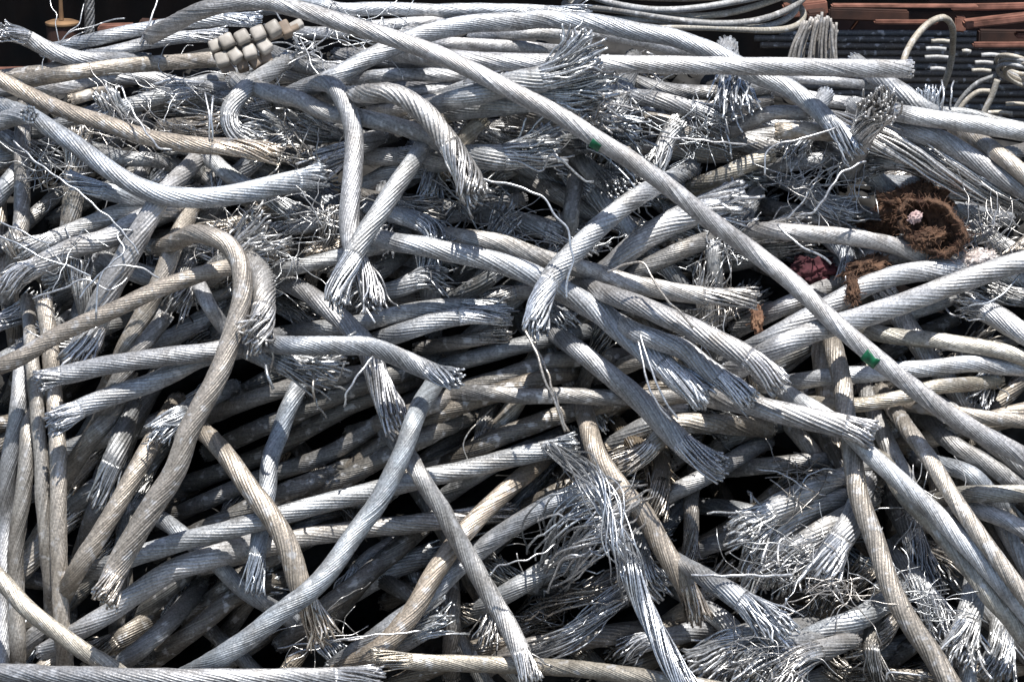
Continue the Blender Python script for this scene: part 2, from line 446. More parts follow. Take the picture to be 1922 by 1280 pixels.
C(58, (26, 30), "560,180 620,150 690,108 740,80", "o,o", 'g', "grey cable rising into the back end of the great crest arch")
C(80, 37, "560,172 640,140 700,104 750,80 800,64 873,48 973,39 1073,40 1173,53 1280,78 1347,103 1423,141 1480,167 1530,203 1563,235 1590,262 1614,290", "o,f55", 'b', "great arched cable spanning the crest and diving under the square-cut horizontal one", N=18, stiff=.4)
C(55, 23, "930,66 973,63 1073,63 1173,73 1280,97 1330,108", "o,o", 'w', "thin pale cable following the underside of the great crest arch")
C(50, 26, "780,90 807,84 873,83 973,90 1073,98", "o,o", 'b', "bluish cable under the crest arch, upper of two parallel ones")
C(90, 36, "780,104 857,112 940,116 1040,118 1140,120 1280,123 1380,124 1480,126 1580,128 1704,130", "o,c", 'w', "straight horizontal cable with a clean square-cut end jutting out over the dark yard", N=18, stiff=.4)
C(92, (34, 64), "820,196 900,177 960,160 1020,146 1072,118 1112,78", "o,b90", 'g', "big cable flaring upward into a tall wire brush before the square-cut horizontal cable", N=15, n=62, mess=.5, spread=.45)
C(88, (34, 62), "840,212 950,196 1030,183 1090,168 1142,150", "o,b80", 'g', "cable lying under the tall brush with its own ragged wire fan", N=15, n=60)
C(83, (40, 66), "1000,215 1060,212 1105,210 1150,215", "o,b70", 'g', "stubby cable ending in a ragged grey tuft under the tall brush", N=14, n=60, mess=.8)
C(81, (40, 60), "1060,275 1110,262 1150,250 1190,270", "o,b80", 'd', "dull tuft of broken wires behind the green tape", N=14, n=60, mess=1.0)
C(88, (34, 54), "640,178 690,176 725,174 757,184 797,213 830,252 857,293 880,333 897,372", "o,f85", 'g', "coarsely twisted cable curving down like a hook to a ragged tip", N=10, pitch=28, lift=(0, .03))
C(82, (42, 66), "850,300 887,294 940,296 1007,282 1045,268", "o,b75", 'g', "fat unravelling bundle of fine wires next to the hook-shaped coarse cable", N=16, n=66, mess=.35)
C(45, 27, "640,160 707,144 790,140 857,143 930,150", "o,o", 'b', "grey cable behind the long diagonal cable, second row under the arch", N=18)
C(44, 27, "700,185 757,177 840,167 923,163", "o,o", 'b', "bluish cable showing behind the hook-shaped coarse cable's top")
C(46, 33, "740,205 800,194 907,181 1010,176", "o,o", 'g', "broad grey cable leading towards the tall brush from behind")
C(57.9, 28, "790,232 853,217 940,200 1000,196", "o,o", 't', "brownish cable lowest of the row leading to the tall brush")
C(67, 30, "862,282 880,252 905,226", "o,c", 'y', "short yellowish stub upright between hook-shaped cable and fat wire bundle")
C(60, 33, "1082,300 1080,340 1077,370 1070,430 1062,470", "o,o", 'd', "shaded upright cable behind the thin hanging wire in the middle")
C(70, (36, 42), "1090,300 1110,322 1140,341 1168,362", "o,f24", 'g', "stub with an open dark round end facing out beneath the diagonal cable", N=14, lift=(0, .04))
C(90, (36, 48), "1262,335 1220,356 1180,380 1123,428 1090,460 1057,494 1030,530 1013,570 1006,625", "o,f75", 'w', "cable crossing over the middle knot and ending in a hanging frayed tail", N=13, pitch=24, lift=(0, .03))
C(66, 38, "1218,322 1240,288 1258,252 1272,232", "b30,c", 'g', "stubby upright cable with a round closed end beside the diagonal cable", N=14)
# --- top right
C(40, 22, "1700,205 1737,208 1813,214 1860,226 1925,240", "o,o", 'd', "dull thin cable behind the white one that leaves by the upper right")
C(92, 36, "1645,206 1713,217 1813,232 1925,249", "o,o", 'x', "bright white smooth cable leaving the upper right edge", N=20)
C(94, (42, 62), "1606,285 1622,245 1640,215 1654,190", "o,b48", 'g', "upturned stub with a dark bristly end leaning on the white cable", N=14, n=60, lift=(0, .06))
C(60, 30, "1380,242 1440,214 1480,212 1520,214", "o,c", 'b', "bluish cable just behind the lower end of the great arch")
C(55, 30, "1220,310 1280,256 1330,222 1400,200", "o,o", 'd', "dark cable rising beside the upright stub with the round end")
C(75, (44, 56), "1372,130 1378,160 1383,190 1388,215", "o,b62", 'w', "shiny tuft of wires hanging below the horizontal square-cut cable", N=12, n=55, mess=.6)
C(60, 38, "1640,140 1660,153 1697,178 1730,204 1790,230", "o,o", 'g', "loosely wound grey cable sloping down past the square-cut end", N=12)
C(65, 40, "1670,240 1697,247 1763,262 1813,290 1880,333 1930,360", "o,o", 'b', "bluish cable fanning down to the edge below the bright white cable", N=16)
C(70, 35, "1828,258 1845,268 1880,292 1925,330", "o,o", 't', "tan-grey cable emerging from shadow beneath the white cable at the edge", N=18)
C(58, 56, "1560,235 1630,258 1713,288 1780,320 1847,350 1930,380", "o,o", 'g', "broad sheaf of loose wires spreading down above the brown felt", cat='wire bundle', loose=.35, n=52)
C(50, 27, "1440,168 1490,177 1547,187 1640,200", "o,o", 'w', "pale cable seen below the horizontal one near the bristly upturned stub")
C(45, 20, "1440,146 1480,148 1560,153 1640,162", "o,o", 'b', "slim shaded cable hugging the underside of the square-cut cable")
C(72, 34, "1300,352 1350,333 1397,310 1446,290", "o,c", 'y', "stub with a tan, blunt end pointing up to the bent wires", N=13)
C(74, (40, 62), "1120,520 1150,498 1190,462 1240,430 1290,405 1340,386 1402,366", "o,f70", 'w', "thick cable rising under the diagonal one and spreading into a wide wire fan", N=14, n=60)
C(40, 32, "1430,314 1500,305 1610,296", "o,o", 'b', "blue-grey cable lying flat behind the bent stray wires")
C(62, 35, "1580,252 1520,247 1462,246", "o,c", 't', "cable with its round tan cut face looking out near the shiny tuft")
C(65, 36, "1140,540 1190,512 1280,470 1340,448", "o,o", 'd', "dark cable parallel to and under the wide wire fan")
C(58, 34, "1180,180 1240,190 1310,205 1370,225", "o,b50", 'b', "bluish cable with split wires right of the tall brush", N=12)
C(57, 30, "1150,140 1230,165 1330,175 1400,168", "o,o", 'd', "dark cable sheltering under the horizontal square-cut one")
# --- upper left interior
C(55, 33, "180,218 240,200 300,181 360,162 420,148", "f40,o", 'g', "grey cable fanning out below the cut tan cable", N=13)
C(54, 28, "270,196 330,188 413,184 480,190", "o,b40", 'd', "dull cable pointing into the dark gap left of the S-bent stub")
C(53, 24, "135,188 170,178 222,160", "c,o", 't', "little tan cable end lying over the flat bluish cable")
C(60, 35, "125,335 160,348 200,360 267,375", "f50,o", 'b', "short cable with blue frayed tip below the hammock-shaped cable", N=12)
C(55, 30, "190,285 230,296 283,301 340,315", "o,o", 'g', "cable half covered by the hammock-shaped one's upper side")
C(59.5, 42, "0,548 30,520 70,500 130,470 200,447 270,410 345,388", "b60,o", 'w', "bright unravelled cable sweeping up from the left edge", N=13, mess=.3, spread=.25)
C(59.3, 36, "30,470 90,452 160,425 240,395 330,372", "f50,o", 'g', "grey cable parallel to and above the bright unravelled sweep")
C(62, (36, 60), "340,330 300,375 270,425 240,480 205,545 172,620 140,690", "o,f60", 'w', "thick wire-streaked cable slanting down past the bent white wires", N=13, pitch=14)
C(63, 38, "345,420 326,462 308,512 267,594 240,644 215,700", "o,o", 't', "tan-grey slanting cable running under the tan horizontal diagonal", N=18)
C(66, 34, "307,594 286,626 258,662 225,712 190,780", "c,o", 'd', "dark cable whose sunlit cap shows under the tan diagonal")
C(56, (40, 52), "120,690 150,640 185,580 200,520", "o,o", 'g', "shaded cable just behind the thick wire-streaked slanting one")
C(70, (40, 70), "400,510 440,485 475,462 508,445", "o,b60", 'g', "wide bunch of cut wire ends in the crook of the tan arch", N=14, n=66, mess=.5)
C(60, 30, "500,512 567,500 617,487 680,470 740,458", "o,o", 'g', "grey cable running from the tan arch toward the hanging brush")
C(55, 30, "285,585 363,560 433,547 520,538", "o,o", 'b', "bluish cable passing behind the tan arch's shoulder")
C(56, 34, "500,440 560,425 610,420 660,428", "b40,o", 'w', "bright ragged cable end between the crook bunch and the arch")
C(54, 30, "560,300 600,310 640,290 700,268", "o,o", 'd', "dark cable in the hollow behind the hanging arch")
# --- middle left
C(88, 34, "-8,690 45,667 100,634 200,587 300,543 370,517 433,500 480,488", "o,o", 'q', "tan twisted cable slanting up from the left edge to the tan arch", N=15, pitch=17, stiff=.6)
C(95, (36, 50), "338,448 360,437 390,440 423,458 446,490 455,544 444,610 423,667 400,720 362,794 333,873 293,936 250,1013 213,1080 188,1130", "o,f30", 'q', "prominent tan cable bent over like a walking-stick handle", N=18, stiff=.5, lift=(0, .03))
C(86, (36, 40), "480,641 413,656 333,667 233,680 133,700 66,716", "o,f26", 'b', "grey cable pointing left, upper of two flat tips before the upright pair", N=15, lift=(0, .03))
C(85, (36, 42), "440,660 383,672 333,694 267,724 167,760 92,798", "o,f44", 'b', "grey cable pointing left, lower of two flat tips before the upright pair", N=14, lift=(0, .03))
C(70, 34, "82,565 92,627 97,694 103,760 109,854 110,1020 117,1186 124,1262", "c,o", 't', "right-hand upright tan cable of the straight pair by the left edge", N=20)
C(66, 29, "55,605 62,694 69,760 76,854 80,940 90,1053 96,1160", "o,o", 't', "slim upright cable of the pair, tucked behind its wider partner", N=18)
C(64, 35, "42,690 32,780 20,854 12,920 6,1086 2,1200", "o,o", 'b', "pale upright cable closest to the left border")
C(65, 33, "60,765 50,860 42,930 34,986 30,1120 34,1256", "o,o", 't', "upright tan cable wedged between the border cable and the straight pair", N=18)
C(80, 31, "370,530 385,560 402,588 428,622", "o,o", 'w', "short smooth pale cable disappearing behind the tan arch", N=22)
C(92, (37, 40), "500,645 583,648 640,650 690,651 740,666 790,688 830,706 862,716", "o,f36", 'b', "smooth grey cable drooping to a round cut end like a tap spout", N=16, pitch=26, lift=(0, .05))
C(90, (40, 54), "478,500 494,520 498,560 490,610 474,655", "o,f55", 'g', "ribbed stub hanging right of the tan arch with a ragged mouth", N=12, pitch=35, mess=.8)
C(87, (44, 60), "470,655 517,675 567,690 640,688", "o,b85", 'g', "splayed wire brush pointing right from the ragged ribbed stub", N=14, n=55, mess=.6)
C(84, (33, 54), "545,535 583,554 617,580 655,612 690,655 705,700 725,750 752,805", "o,f100", 'b', "cable diving under the spout-like one and opening into a hanging wire tail", N=15, lift=(0, .03))
C(80, 36, "525,628 600,618 673,607 757,588 840,576 950,578", "o,f55", 'g', "upper of two parallel cables running to the centre knot", N=14)
C(82, 38, "700,642 760,622 807,607 873,592 960,590", "o,f70", 'w', "lower parallel cable with long loosened strands reaching the centre knot", N=13)
C(72, 30, "830,648 890,636 958,624", "o,f30", 'd', "dark stub with a hollow-looking tip below the centre knot", N=12)
C(80, (32, 44), "400,745 367,760 327,785 286,822", "o,b45", 'w', "bright frayed stub glowing in the shade beside the tan arch's leg", N=13)
# --- dark slanting layer
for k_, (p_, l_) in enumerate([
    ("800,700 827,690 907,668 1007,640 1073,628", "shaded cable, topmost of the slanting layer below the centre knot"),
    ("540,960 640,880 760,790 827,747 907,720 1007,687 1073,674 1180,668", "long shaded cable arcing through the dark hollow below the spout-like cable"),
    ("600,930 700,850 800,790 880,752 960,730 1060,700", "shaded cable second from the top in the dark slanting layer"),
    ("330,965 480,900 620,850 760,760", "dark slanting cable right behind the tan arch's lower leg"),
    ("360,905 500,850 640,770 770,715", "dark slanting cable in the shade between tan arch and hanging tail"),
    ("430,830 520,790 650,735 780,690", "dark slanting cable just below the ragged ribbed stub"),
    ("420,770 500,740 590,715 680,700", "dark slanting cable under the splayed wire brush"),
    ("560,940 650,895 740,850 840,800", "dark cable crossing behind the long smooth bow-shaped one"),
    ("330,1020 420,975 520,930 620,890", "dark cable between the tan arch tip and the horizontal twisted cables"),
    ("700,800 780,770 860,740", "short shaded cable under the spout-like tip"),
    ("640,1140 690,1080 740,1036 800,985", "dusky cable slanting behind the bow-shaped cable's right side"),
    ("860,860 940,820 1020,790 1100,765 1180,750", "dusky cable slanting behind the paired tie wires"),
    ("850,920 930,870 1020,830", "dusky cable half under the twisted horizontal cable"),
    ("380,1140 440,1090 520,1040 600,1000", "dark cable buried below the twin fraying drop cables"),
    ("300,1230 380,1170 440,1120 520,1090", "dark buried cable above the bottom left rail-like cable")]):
    C(46 + k_ * .4, 34 + (k_ % 3) * 2, p_, "o,o", 'n' if k_ % 3 else 'd', l_, N=18)  # hollow cables tinted darker to deepen the shade there
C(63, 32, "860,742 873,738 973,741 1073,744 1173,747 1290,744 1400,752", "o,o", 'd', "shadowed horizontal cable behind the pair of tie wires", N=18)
# --- centre
C(90, (38, 44), "806,735 788,765 768,815 745,872 707,946 657,1013 600,1092 533,1146 467,1196 400,1242 355,1266", "o,o", 'g', "long smooth bow-shaped cable sweeping down to the bottom rail cable", N=20, stiff=.5)
C(86, (35, 52), "1035,620 1060,640 1090,661 1140,700 1207,757 1273,825 1316,860 1360,884", "o,f70", 'b', "straight bluish cable slanting down from the centre knot to a spread tip", N=16, lift=(0, .03))
C(81, (36, 54), "690,440 737,454 800,464 840,472 907,485 990,513 1060,548 1130,590 1190,640 1250,690 1330,752", "o,f80", 'w', "long pinkish-grey cable running through the centre knot into a shaggy flat end", N=15, n=46, spread=.15, mess=.3)
C(78, 37, "820,440 857,445 940,458 1023,487 1107,508 1173,530 1280,550 1347,557 1424,560", "o,f75", 'g', "smooth cable over the centre ending in stiff prongs left of the diagonal cable", N=20)
C(84, (36, 50), "1110,540 1150,555 1200,575 1260,600 1300,615 1347,640 1413,680 1470,728", "o,f60", 'b', "shaggy cable end furthest up in the trio by the diagonal cable", N=13, n=46, spread=.15, mess=.28)
C(82, (36, 46), "1150,600 1187,620 1240,640 1280,655 1330,694 1380,730 1415,756", "o,f50", 'w', "middle shaggy cable end of the trio beside the diagonal cable", N=13, n=46, spread=.15, mess=.28)
C(68, (30, 56), "860,560 895,535 930,505 980,470", "o,b50", 'd', "dull fan of wires standing up with an empty dark socket", N=12, n=46)
C(64, (30, 48), "730,400 770,410 810,430 845,470", "o,b50", 'b', "fraying stub lying just right of the crossing cable", N=12, lift=(0, .03))
C(62, (30, 44), "690,560 750,540 800,520 840,528", "o,b40", 'b', "blue-lit frayed stub behind the hanging brush", N=12)
C(52, 30, "700,500 780,520 870,560 930,575", "o,o", 'd', "dark cable under the long pinkish-grey one")
C(57, 31, "900,560 990,548 1060,545", "f40,o", 'g', "loose-stranded piece lying across the centre knot", N=12)
C(76, (34, 50), "1000,596 1050,584 1088,600", "o,b40", 'w', "bright ragged tip sticking out on the far side of the centre knot", N=12)
C(56, 40, "1160,830 1230,790 1290,770 1350,770", "o,o", 'g', "cable with opened strands below the three shaggy ends", N=12)
C(60, 40, "1150,880 1210,850 1260,800 1320,795 1400,800", "b60,o", 't', "sunlit cable fan reached by the straight bluish cable's tip", N=12)
C(54, 36, "1200,960 1260,925 1330,890 1400,850", "o,o", 'w', "pale cable slanting out under the straight bluish cable's spread tip")
C(53, 34, "1160,690 1230,665 1300,640", "o,o", 't', "brownish short cable between centre knot cables and shaggy ends")
C(45, 36, "920,760 910,800 900,850 895,900", "o,f60", 'd', "shadowed strand-split cable hanging behind the tie wires", N=12)
# --- right
C(79.8, (40, 52), "1350,749 1413,761 1514,786 1580,798 1642,818", "o,f32", 'b', "blue-grey cable with opened strands, its blunt end resting on the white cable", N=12, pitch=12)
C(79.6, (32, 46), "1462,728 1500,752 1547,780 1600,818 1640,858 1681,896 1748,957 1814,1020 1881,1095 1930,1150", "o,o", 'x', "bright white cable bending down to the lower right border", N=20, stiff=.5)
C(79.2, (38, 44), "1546,600 1562,640 1573,680 1582,728 1586,778 1600,853 1614,937 1641,1013 1674,1104 1708,1170 1748,1227 1790,1290", "o,o", 't', "tan cable hanging down from under the diagonal cable to the bottom border", N=15, pitch=14)
C(80, 42, "1390,668 1430,645 1480,615 1564,571 1647,528 1714,511 1814,508 1850,520", "o,o", 'w', "twisted cable arching under the felt, upper of the two rising together", N=13, pitch=16)
C(82, 44, "1405,680 1450,655 1514,628 1614,597 1714,562 1814,525 1881,502 1930,488", "o,o", 'w', "twisted cable rising to the right border, lower of the two together", N=13, pitch=16)
C(76, 33, "1590,610 1640,624 1681,633 1781,641 1881,660 1930,676", "o,o", 'y', "smooth yellowish cable just above the lower green tape patch's level", N=20)
C(72, 34, "1470,720 1547,708 1647,700 1748,690 1831,684 1930,692", "o,o", 'w', "bright horizontal cable passing under the lower green tape patch", N=16)
C(68, 30, "1510,756 1614,760 1681,748 1748,728 1830,720", "o,o", 'y', "yellowish cable just below the bright horizontal one", N=15)
C(66, 28, "1700,758 1731,764 1814,778 1930,792", "o,o", 't', "tan cable crossing behind the diagonal cable's lower part", N=20)
C(78, (50, 36), "1800,560 1848,582 1925,628", "b40,o", 'w', "pale cable entering from the right border with a torn bushy tip", N=18)
C(77, 34, "1400,434 1460,434 1514,437 1581,444 1681,463 1748,484 1800,494", "o,o", 'w', "smooth cable running under the brown felt cup", N=22, stiff=.6)
C(60, 32, "1338,462 1340,500 1342,545", "c,o", 'g', "short upright stub left of the dark red cloth", N=16)
C(67, 36, "1640,770 1655,810 1675,850 1700,900 1720,950", "o,o", 'g', "strand-split cable hanging just right of the tan hanging one", N=11)
C(84, 33, "1678,768 1708,811 1741,856 1781,920 1814,970 1865,1040 1925,1120", "o,o", 't', "tan cable running parallel above the white bending cable", N=20)
C(62, (36, 46), "1860,700 1845,725 1832,760", "o,b40", 'w', "small bright tuft hanging under the bright horizontal cable", N=12)
C(50, 36, "1750,800 1800,840 1850,870 1925,920", "o,o", 'd', "shaded cable below the tan crossing one near the right border")
C(52, 36, "1700,720 1780,770 1860,830 1925,880", "o,o", 'd', "shaded cable directly beneath the long diagonal one", N=18)
C(78, 35, "1770,938 1791,930 1850,926 1930,926", "o,o", 'y', "short cable entering horizontally from the right border", N=15)
C(74, 34, "1790,950 1821,953 1881,973 1930,998", "o,o", 'w', "pale cable bending down below the short horizontal border cable")
C(50, 36, "1760,870 1820,890 1880,950", "o,o", 'b', "bluish cable glimpsed between the two parallel descending ones")
C(48, 36, "1860,930 1890,1000 1925,1060", "o,o", 'b', "curved pale piece at the right border by the descending tan cable", N=12)
C(70, 34, "1560,450 1590,480 1590,530", "o,b24", 'b', "small blue-grey stub with a round hollow mouth near the red cloth", N=14)
C(58, 36, "1420,600 1480,570 1540,545", "o,o", 'w', "pale piece of cable behind the diagonal one near the brown scraps", N=14)
C(45, 30, "1430,500 1480,520 1530,560 1600,560", "o,o", 'd', "dark cable below the red cloth")
C(47, 34, "1440,390 1500,400 1560,410 1620,400", "o,f30", 'd', "dark cable in the hollow behind the felt cup", N=14)
# --- lower right
C(79.0, (36, 40), "1660,870 1690,915 1714,946 1764,997 1814,1060 1865,1124 1928,1200", "o,o", 'y', "yellowish cable descending below the white bending cable", N=20)
C(62, (30, 66), "1590,890 1514,922 1447,962 1382,1012", "o,b60", 'g', "bent-over sheaf of wires like combed hair in the lower right hollow", N=14, n=60, mess=.4, spread=.5)
C(60, (36, 70), "1600,930 1540,945 1480,985 1430,1060 1425,1110", "o,b90", 'g', "drooping wire sheaf under the combed one", N=14, n=64, mess=.4)
C(61, (36, 66), "1600,960 1540,1000 1490,1040 1450,1100", "o,b80", 'g', "third drooping sheaf with silvery tips", N=14, n=60, mess=.4)
C(64, (40, 66), "1612,940 1595,985 1571,1025 1542,1090", "o,f60", 'w', "sunlit fluted cable end pointing down beside the hanging tan cable", N=14, n=56)
C(76, (30, 64), "1305,1072 1340,1094 1380,1118 1430,1154 1480,1192", "o,b80", 'b', "bluish bundle splaying toward the bottom next to the tan cable tip", N=14, n=56)
C(62.5, (38, 44), "1096,775 1120,850 1150,895 1173,926 1207,965 1240,1020 1280,1085 1316,1168", "o,f45", 'q', "tan cable slanting down from the shade to a frayed point at the horizontal wire", N=18)
C(50, 32, "1304,890 1297,936 1297,986 1292,1060", "o,f40", 'd', "dark upright cable with a sunlit band in the black hollow", N=14)
C(56, 36, "1470,1166 1497,1155 1564,1138 1612,1134", "f30,o", 'd', "dusky cable with one sunny spot near the hanging tan cable", N=16)
C(58, 46, "1440,1250 1480,1215 1547,1184 1614,1160 1660,1130", "o,o", 'g', "thick cable dappled with two round sun patches near the bottom", N=14)
C(60, (36, 74), "1490,1180 1420,1190 1360,1215 1310,1270", "o,b90", 'g', "bent bunch of bright wires at the bottom, closest to the bluish splaying one", N=14, n=66, mess=.4)
C(61, (36, 74), "1530,1205 1480,1212 1430,1240 1400,1290", "o,b90", 'g', "second bent bunch of wires at the bottom border", N=14, n=66, mess=.4)
C(62, (36, 66), "1560,1215 1510,1235 1480,1262 1460,1300", "o,b80", 'g', "third bent bunch of wires at the bottom border, nearest the dappled cable", N=14, n=60, mess=.4)
C(54, 40, "1500,1290 1540,1272 1607,1245 1680,1215", "o,o", 'd', "black-shadowed cable along the bottom with one sunlit spot", N=14)
C(55, (36, 66), "1680,950 1710,1000 1730,1050 1760,1110", "o,b90", 'd', "dark wire sheaf behind the yellowish descending cable", N=14, n=60)
C(57, (36, 64), "1690,1060 1725,1100 1755,1150 1790,1220", "o,b90", 'b', "bluish silvery wire tassel by the lower end of the hanging tan cable", N=14, n=60, mess=.6)
C(58, (40, 66), "1830,1090 1820,1150 1805,1210 1795,1250", "o,b60", 'g', "round bright wire tassel near the bottom right corner", N=14, n=60)
C(59, (40, 60), "1880,1140 1880,1190 1875,1240 1865,1275", "o,b60", 'g', "wire tassel in the bottom right corner", N=14, n=60)
C(52, 44, "1760,1040 1800,1100 1850,1150 1920,1220", "o,o", 'd', "shadowed loose cable between the tassels and the yellowish cable", N=12)
C(44, 34, "1330,950 1400,960 1470,985", "o,o", 'd', "dark cable crossing the black hollow at its upper edge")
C(43, 34, "1380,880 1470,870 1590,860", "o,o", 'd', "dark horizontal cable under the blue-grey blunt-ended one")
# --- lower middle
C(82, 39, "178,1068 277,1036 367,1010 467,983 567,957 640,935 740,912 840,888 940,864 1040,842 1084,832", "o,f44", 'g', "long twisted cable crossing the lower picture to a frayed tip under the tie wires", N=13, pitch=14)
C(70, 38, "420,1050 500,1027 567,1010 683,992 773,983 873,970 965,953", "o,f90", 'g', "twisted cable parallel below the long crossing one, end split open", N=13, pitch=14)
C(78, (44, 36), "640,1262 690,1232 720,1210 773,1150 813,1080 873,997 940,930 1010,870", "o,o", 'q', "tan cable climbing steeply from the bottom toward the tangled tail", N=18)
C(88, (34, 42), "752,840 767,856 800,910 827,952 853,1003 880,1048 913,1103 950,1168 980,1232 1002,1282", "o,f36", 'g', "cable slanting down in front of the steep tan one to the bottom border", N=16)
C(86, 34, "694,1234 760,1240 807,1243 907,1246 1007,1250 1107,1257 1207,1270 1290,1284", "f50,o", 'y', "yellowish cable lying along the bottom under the slanting cable's tip", N=18)
C(74, 38, "660,1228 740,1170 807,1120 857,1067 940,1003 1007,960 1073,928 1110,912", "o,o", 'b', "bluish cable under the crossing of the steep tan and slanting cables", N=18)
C(72, (36, 48), "905,1140 940,1120 990,1090 1040,1060 1104,1024", "o,b50", 'g', "cable rising to a frayed end at the tangled wire tail", N=16)
C(90, (30, 46), "1070,862 1100,880 1125,910 1142,950 1155,1000 1172,1050 1182,1090", "o,o", 'w', "tangled tail of crinkled bare wires dropping from the twisted cable's tip", cat='wire bundle', loose=1.05, n=26)
C(89, (34, 48), "1165,1010 1178,1050 1193,1103 1223,1170 1257,1237 1290,1290", "o,o", 'b', "blue-lit bundle of straight bare strands leaving by the bottom border", cat='wire bundle', loose=.22, n=44)
C(75, 60, "1150,930 1100,945 1060,965 1030,1000 1020,1045", "o,o", 'g', "curling wires drooping away from the tangled tail", cat='wire bundle', loose=.9, n=16)
C(76, 60, "1170,960 1130,1000 1090,1020 1060,1060", "o,o", 'w', "bunch of crinkled wires hanging between tangled tail and the rising cable", cat='wire bundle', loose=.9, n=22)
C(70, 44, "1170,1110 1130,1145 1090,1180 1040,1210 1000,1230", "o,o", 'b', "shaggy open-stranded cable low beside the blue-lit bundle", cat='wire bundle', loose=.4, n=32)
C(66, 50, "1010,1150 1060,1125 1110,1115 1165,1090", "o,o", 'd', "thin scattered wires above the shaggy open-stranded cable", cat='wire bundle', loose=.8, n=18)
C(60, 36, "842,1070 846,1110 847,1153 847,1225", "o,o", 'd', "dark upright cable behind the slanting cable at the bottom", N=13)
C(72, (34, 54), "730,1222 765,1200 800,1175 845,1150", "o,b50", 'g', "loose-ended cable resting against the steep tan cable's foot", N=13)
C(55, 36, "560,1180 620,1130 680,1085 730,1040", "o,o", 'd', "dusky cable behind the bow-shaped cable's middle")
C(60, (40, 60), "1190,1010 1200,1050 1220,1090 1250,1110", "o,b60", 'w', "spray of wires to the right of the blue-lit bundle", N=12, n=50)
C(54, 44, "940,1240 1000,1215 1080,1200 1160,1190", "o,o", 'd', "dim strand-split cable at the bottom behind the slanting tip", N=12)
C(50, 40, "1160,1230 1200,1210 1260,1195 1310,1180", "b40,o", 'b', "dim cable end left of the bent bright bunch", N=13)
# --- lower left
C(86, (36, 50), "378,808 400,828 430,862 467,913 507,966 540,1026 562,1093 585,1150 612,1205", "o,b60", 't', "cable falling across the twisted ones, shadow-banded, to a brushy end", N=15, pitch=14)
C(79, 36, "574,690 556,735 540,770 520,827 508,860 502,920 490,990 482,1050 478,1118", "o,f50", 'b', "steep bluish cable hanging behind the shadow-banded one", N=14)
C(78, 38, "310,790 280,840 257,880 227,936 187,1003 150,1060 118,1120", "o,o", 't', "tan cable with shadow bands left of the tan arch's leg", N=18)
C(74, (36, 56), "235,800 222,840 205,890 192,955", "o,f60", 'd', "dark loosened cable in the shade left of the shadow-banded tan one", N=12, n=46)
C(92, 36, "-10,1076 20,1108 50,1140 100,1180 150,1217 217,1258 262,1290", "o,o", 'y', "sandy smooth cable cutting across the bottom left corner", N=20)
C(94, 40, "-10,1262 100,1267 200,1270 333,1273 467,1273 640,1270 722,1266", "o,f70", 'b', "rail-like grey cable lying along the bottom left border", N=15)
C(74, (36, 50), "120,1200 133,1192 200,1153 267,1106 317,1073 383,1050 450,1030", "o,o", 'w', "pale cable with opened strands passing under the tan arch's tip", N=13)
C(66, 34, "290,965 333,996 400,1053 467,1113 530,1152", "o,o", 'b', "dim bluish cable slanting under the twisted cables", N=16)
C(62, 38, "205,1262 267,1215 317,1168 350,1130", "o,o", 'd', "dim cable with one bright patch by the bottom rail-like cable", N=16)
C(64, 36, "140,950 170,920 200,900", "o,o", 'd', "dark short cable in the gap right of the straight pair")
C(63, 36, "140,870 165,830 200,790 225,750", "o,o", 't', "tan slanting cable right behind the straight pair's top", N=16)
C(60, 34, "160,1010 175,960 190,900", "o,o", 'd', "dim cable standing between the straight pair and the tan banded one")
C(58, 36, "20,1250 60,1200 110,1140 150,1090", "o,o", 'd', "dark cable behind the foot of the upright tan cables")
C(100, (35, 38), "322,48 370,24 433,6 500,4 547,15 640,42 713,64 807,98 890,134 973,178 1057,221 1140,274 1223,328 1280,370 1333,414 1397,461 1480,524 1564,604 1641,668 1714,728 1798,789 1865,826 1930,862", "o,o", 'p', "longest cable, smooth, running diagonally over everything with two green tape marks", N=20, stiff=.35)

# ------------------------------------------------------------------ single stray wires
WSP = []
def W(pri, pts, label, w=4.0, bright=True): WSP.append((pri, pts, label, w, bright))
W(96, "25,265 67,303 133,350 183,390 220,423 262,478", "long thin wire slanting down over the upright cable at the left edge")
W(96, "227,163 250,210 283,260 300,278 322,282", "thin hooked wire lying over the long tan cable")
W(96, "298,-6 285,30 272,60 262,84", "straight wire standing up into the dark beside the bead string")
W(97, "905,338 973,350 1017,370 1040,400 1060,423 1070,454 1077,487 1066,520 1062,560", "thin wire looping from the hook-shaped cable down to the centre knot", 4.6)
W(97, "985,620 1005,660 1023,710 1040,754 1062,812", "twisted tie wire hanging from the centre knot, nearer of the pair", 5.5, False)
W(97, "998,630 1018,675 1036,725 1050,765 1066,810", "twisted tie wire hanging from the centre knot, straighter of the pair", 5, False)
W(97, "1140,510 1175,497 1207,494 1227,527 1250,560 1280,590 1300,615", "tan wire bowed over the cables right of the centre knot", 4.5, False)
W(90, "1296,1079 1380,1080 1490,1079", "straight bright wire stretched level across the lower right hollow", 6)
W(95, "1240,256 1300,262 1360,268 1402,272", "straight level wire right of the tall brush")
W(95, "1570,240 1500,262 1462,270 1437,290 1436,330", "bent pale wire from the cut tan face downward")
W(95, "1552,280 1540,320 1527,347 1505,380 1476,414", "dark stiff wire in front of the hollow left of the felt")
W(95, "1625,304 1590,318 1574,330 1555,360 1532,394 1500,405", "bright kinked wire above the smooth cable under the felt", 5)
W(96, "1460,420 1480,445 1497,457 1530,475 1560,496", "curved wire over the smooth cable near the diagonal one", 5)
W(93, "498,680 503,705 513,729", "short dangling wire under the ragged ribbed stub", 6)
W(93, "587,700 588,730 590,752", "short dangling wire under the splayed brush", 5, False)
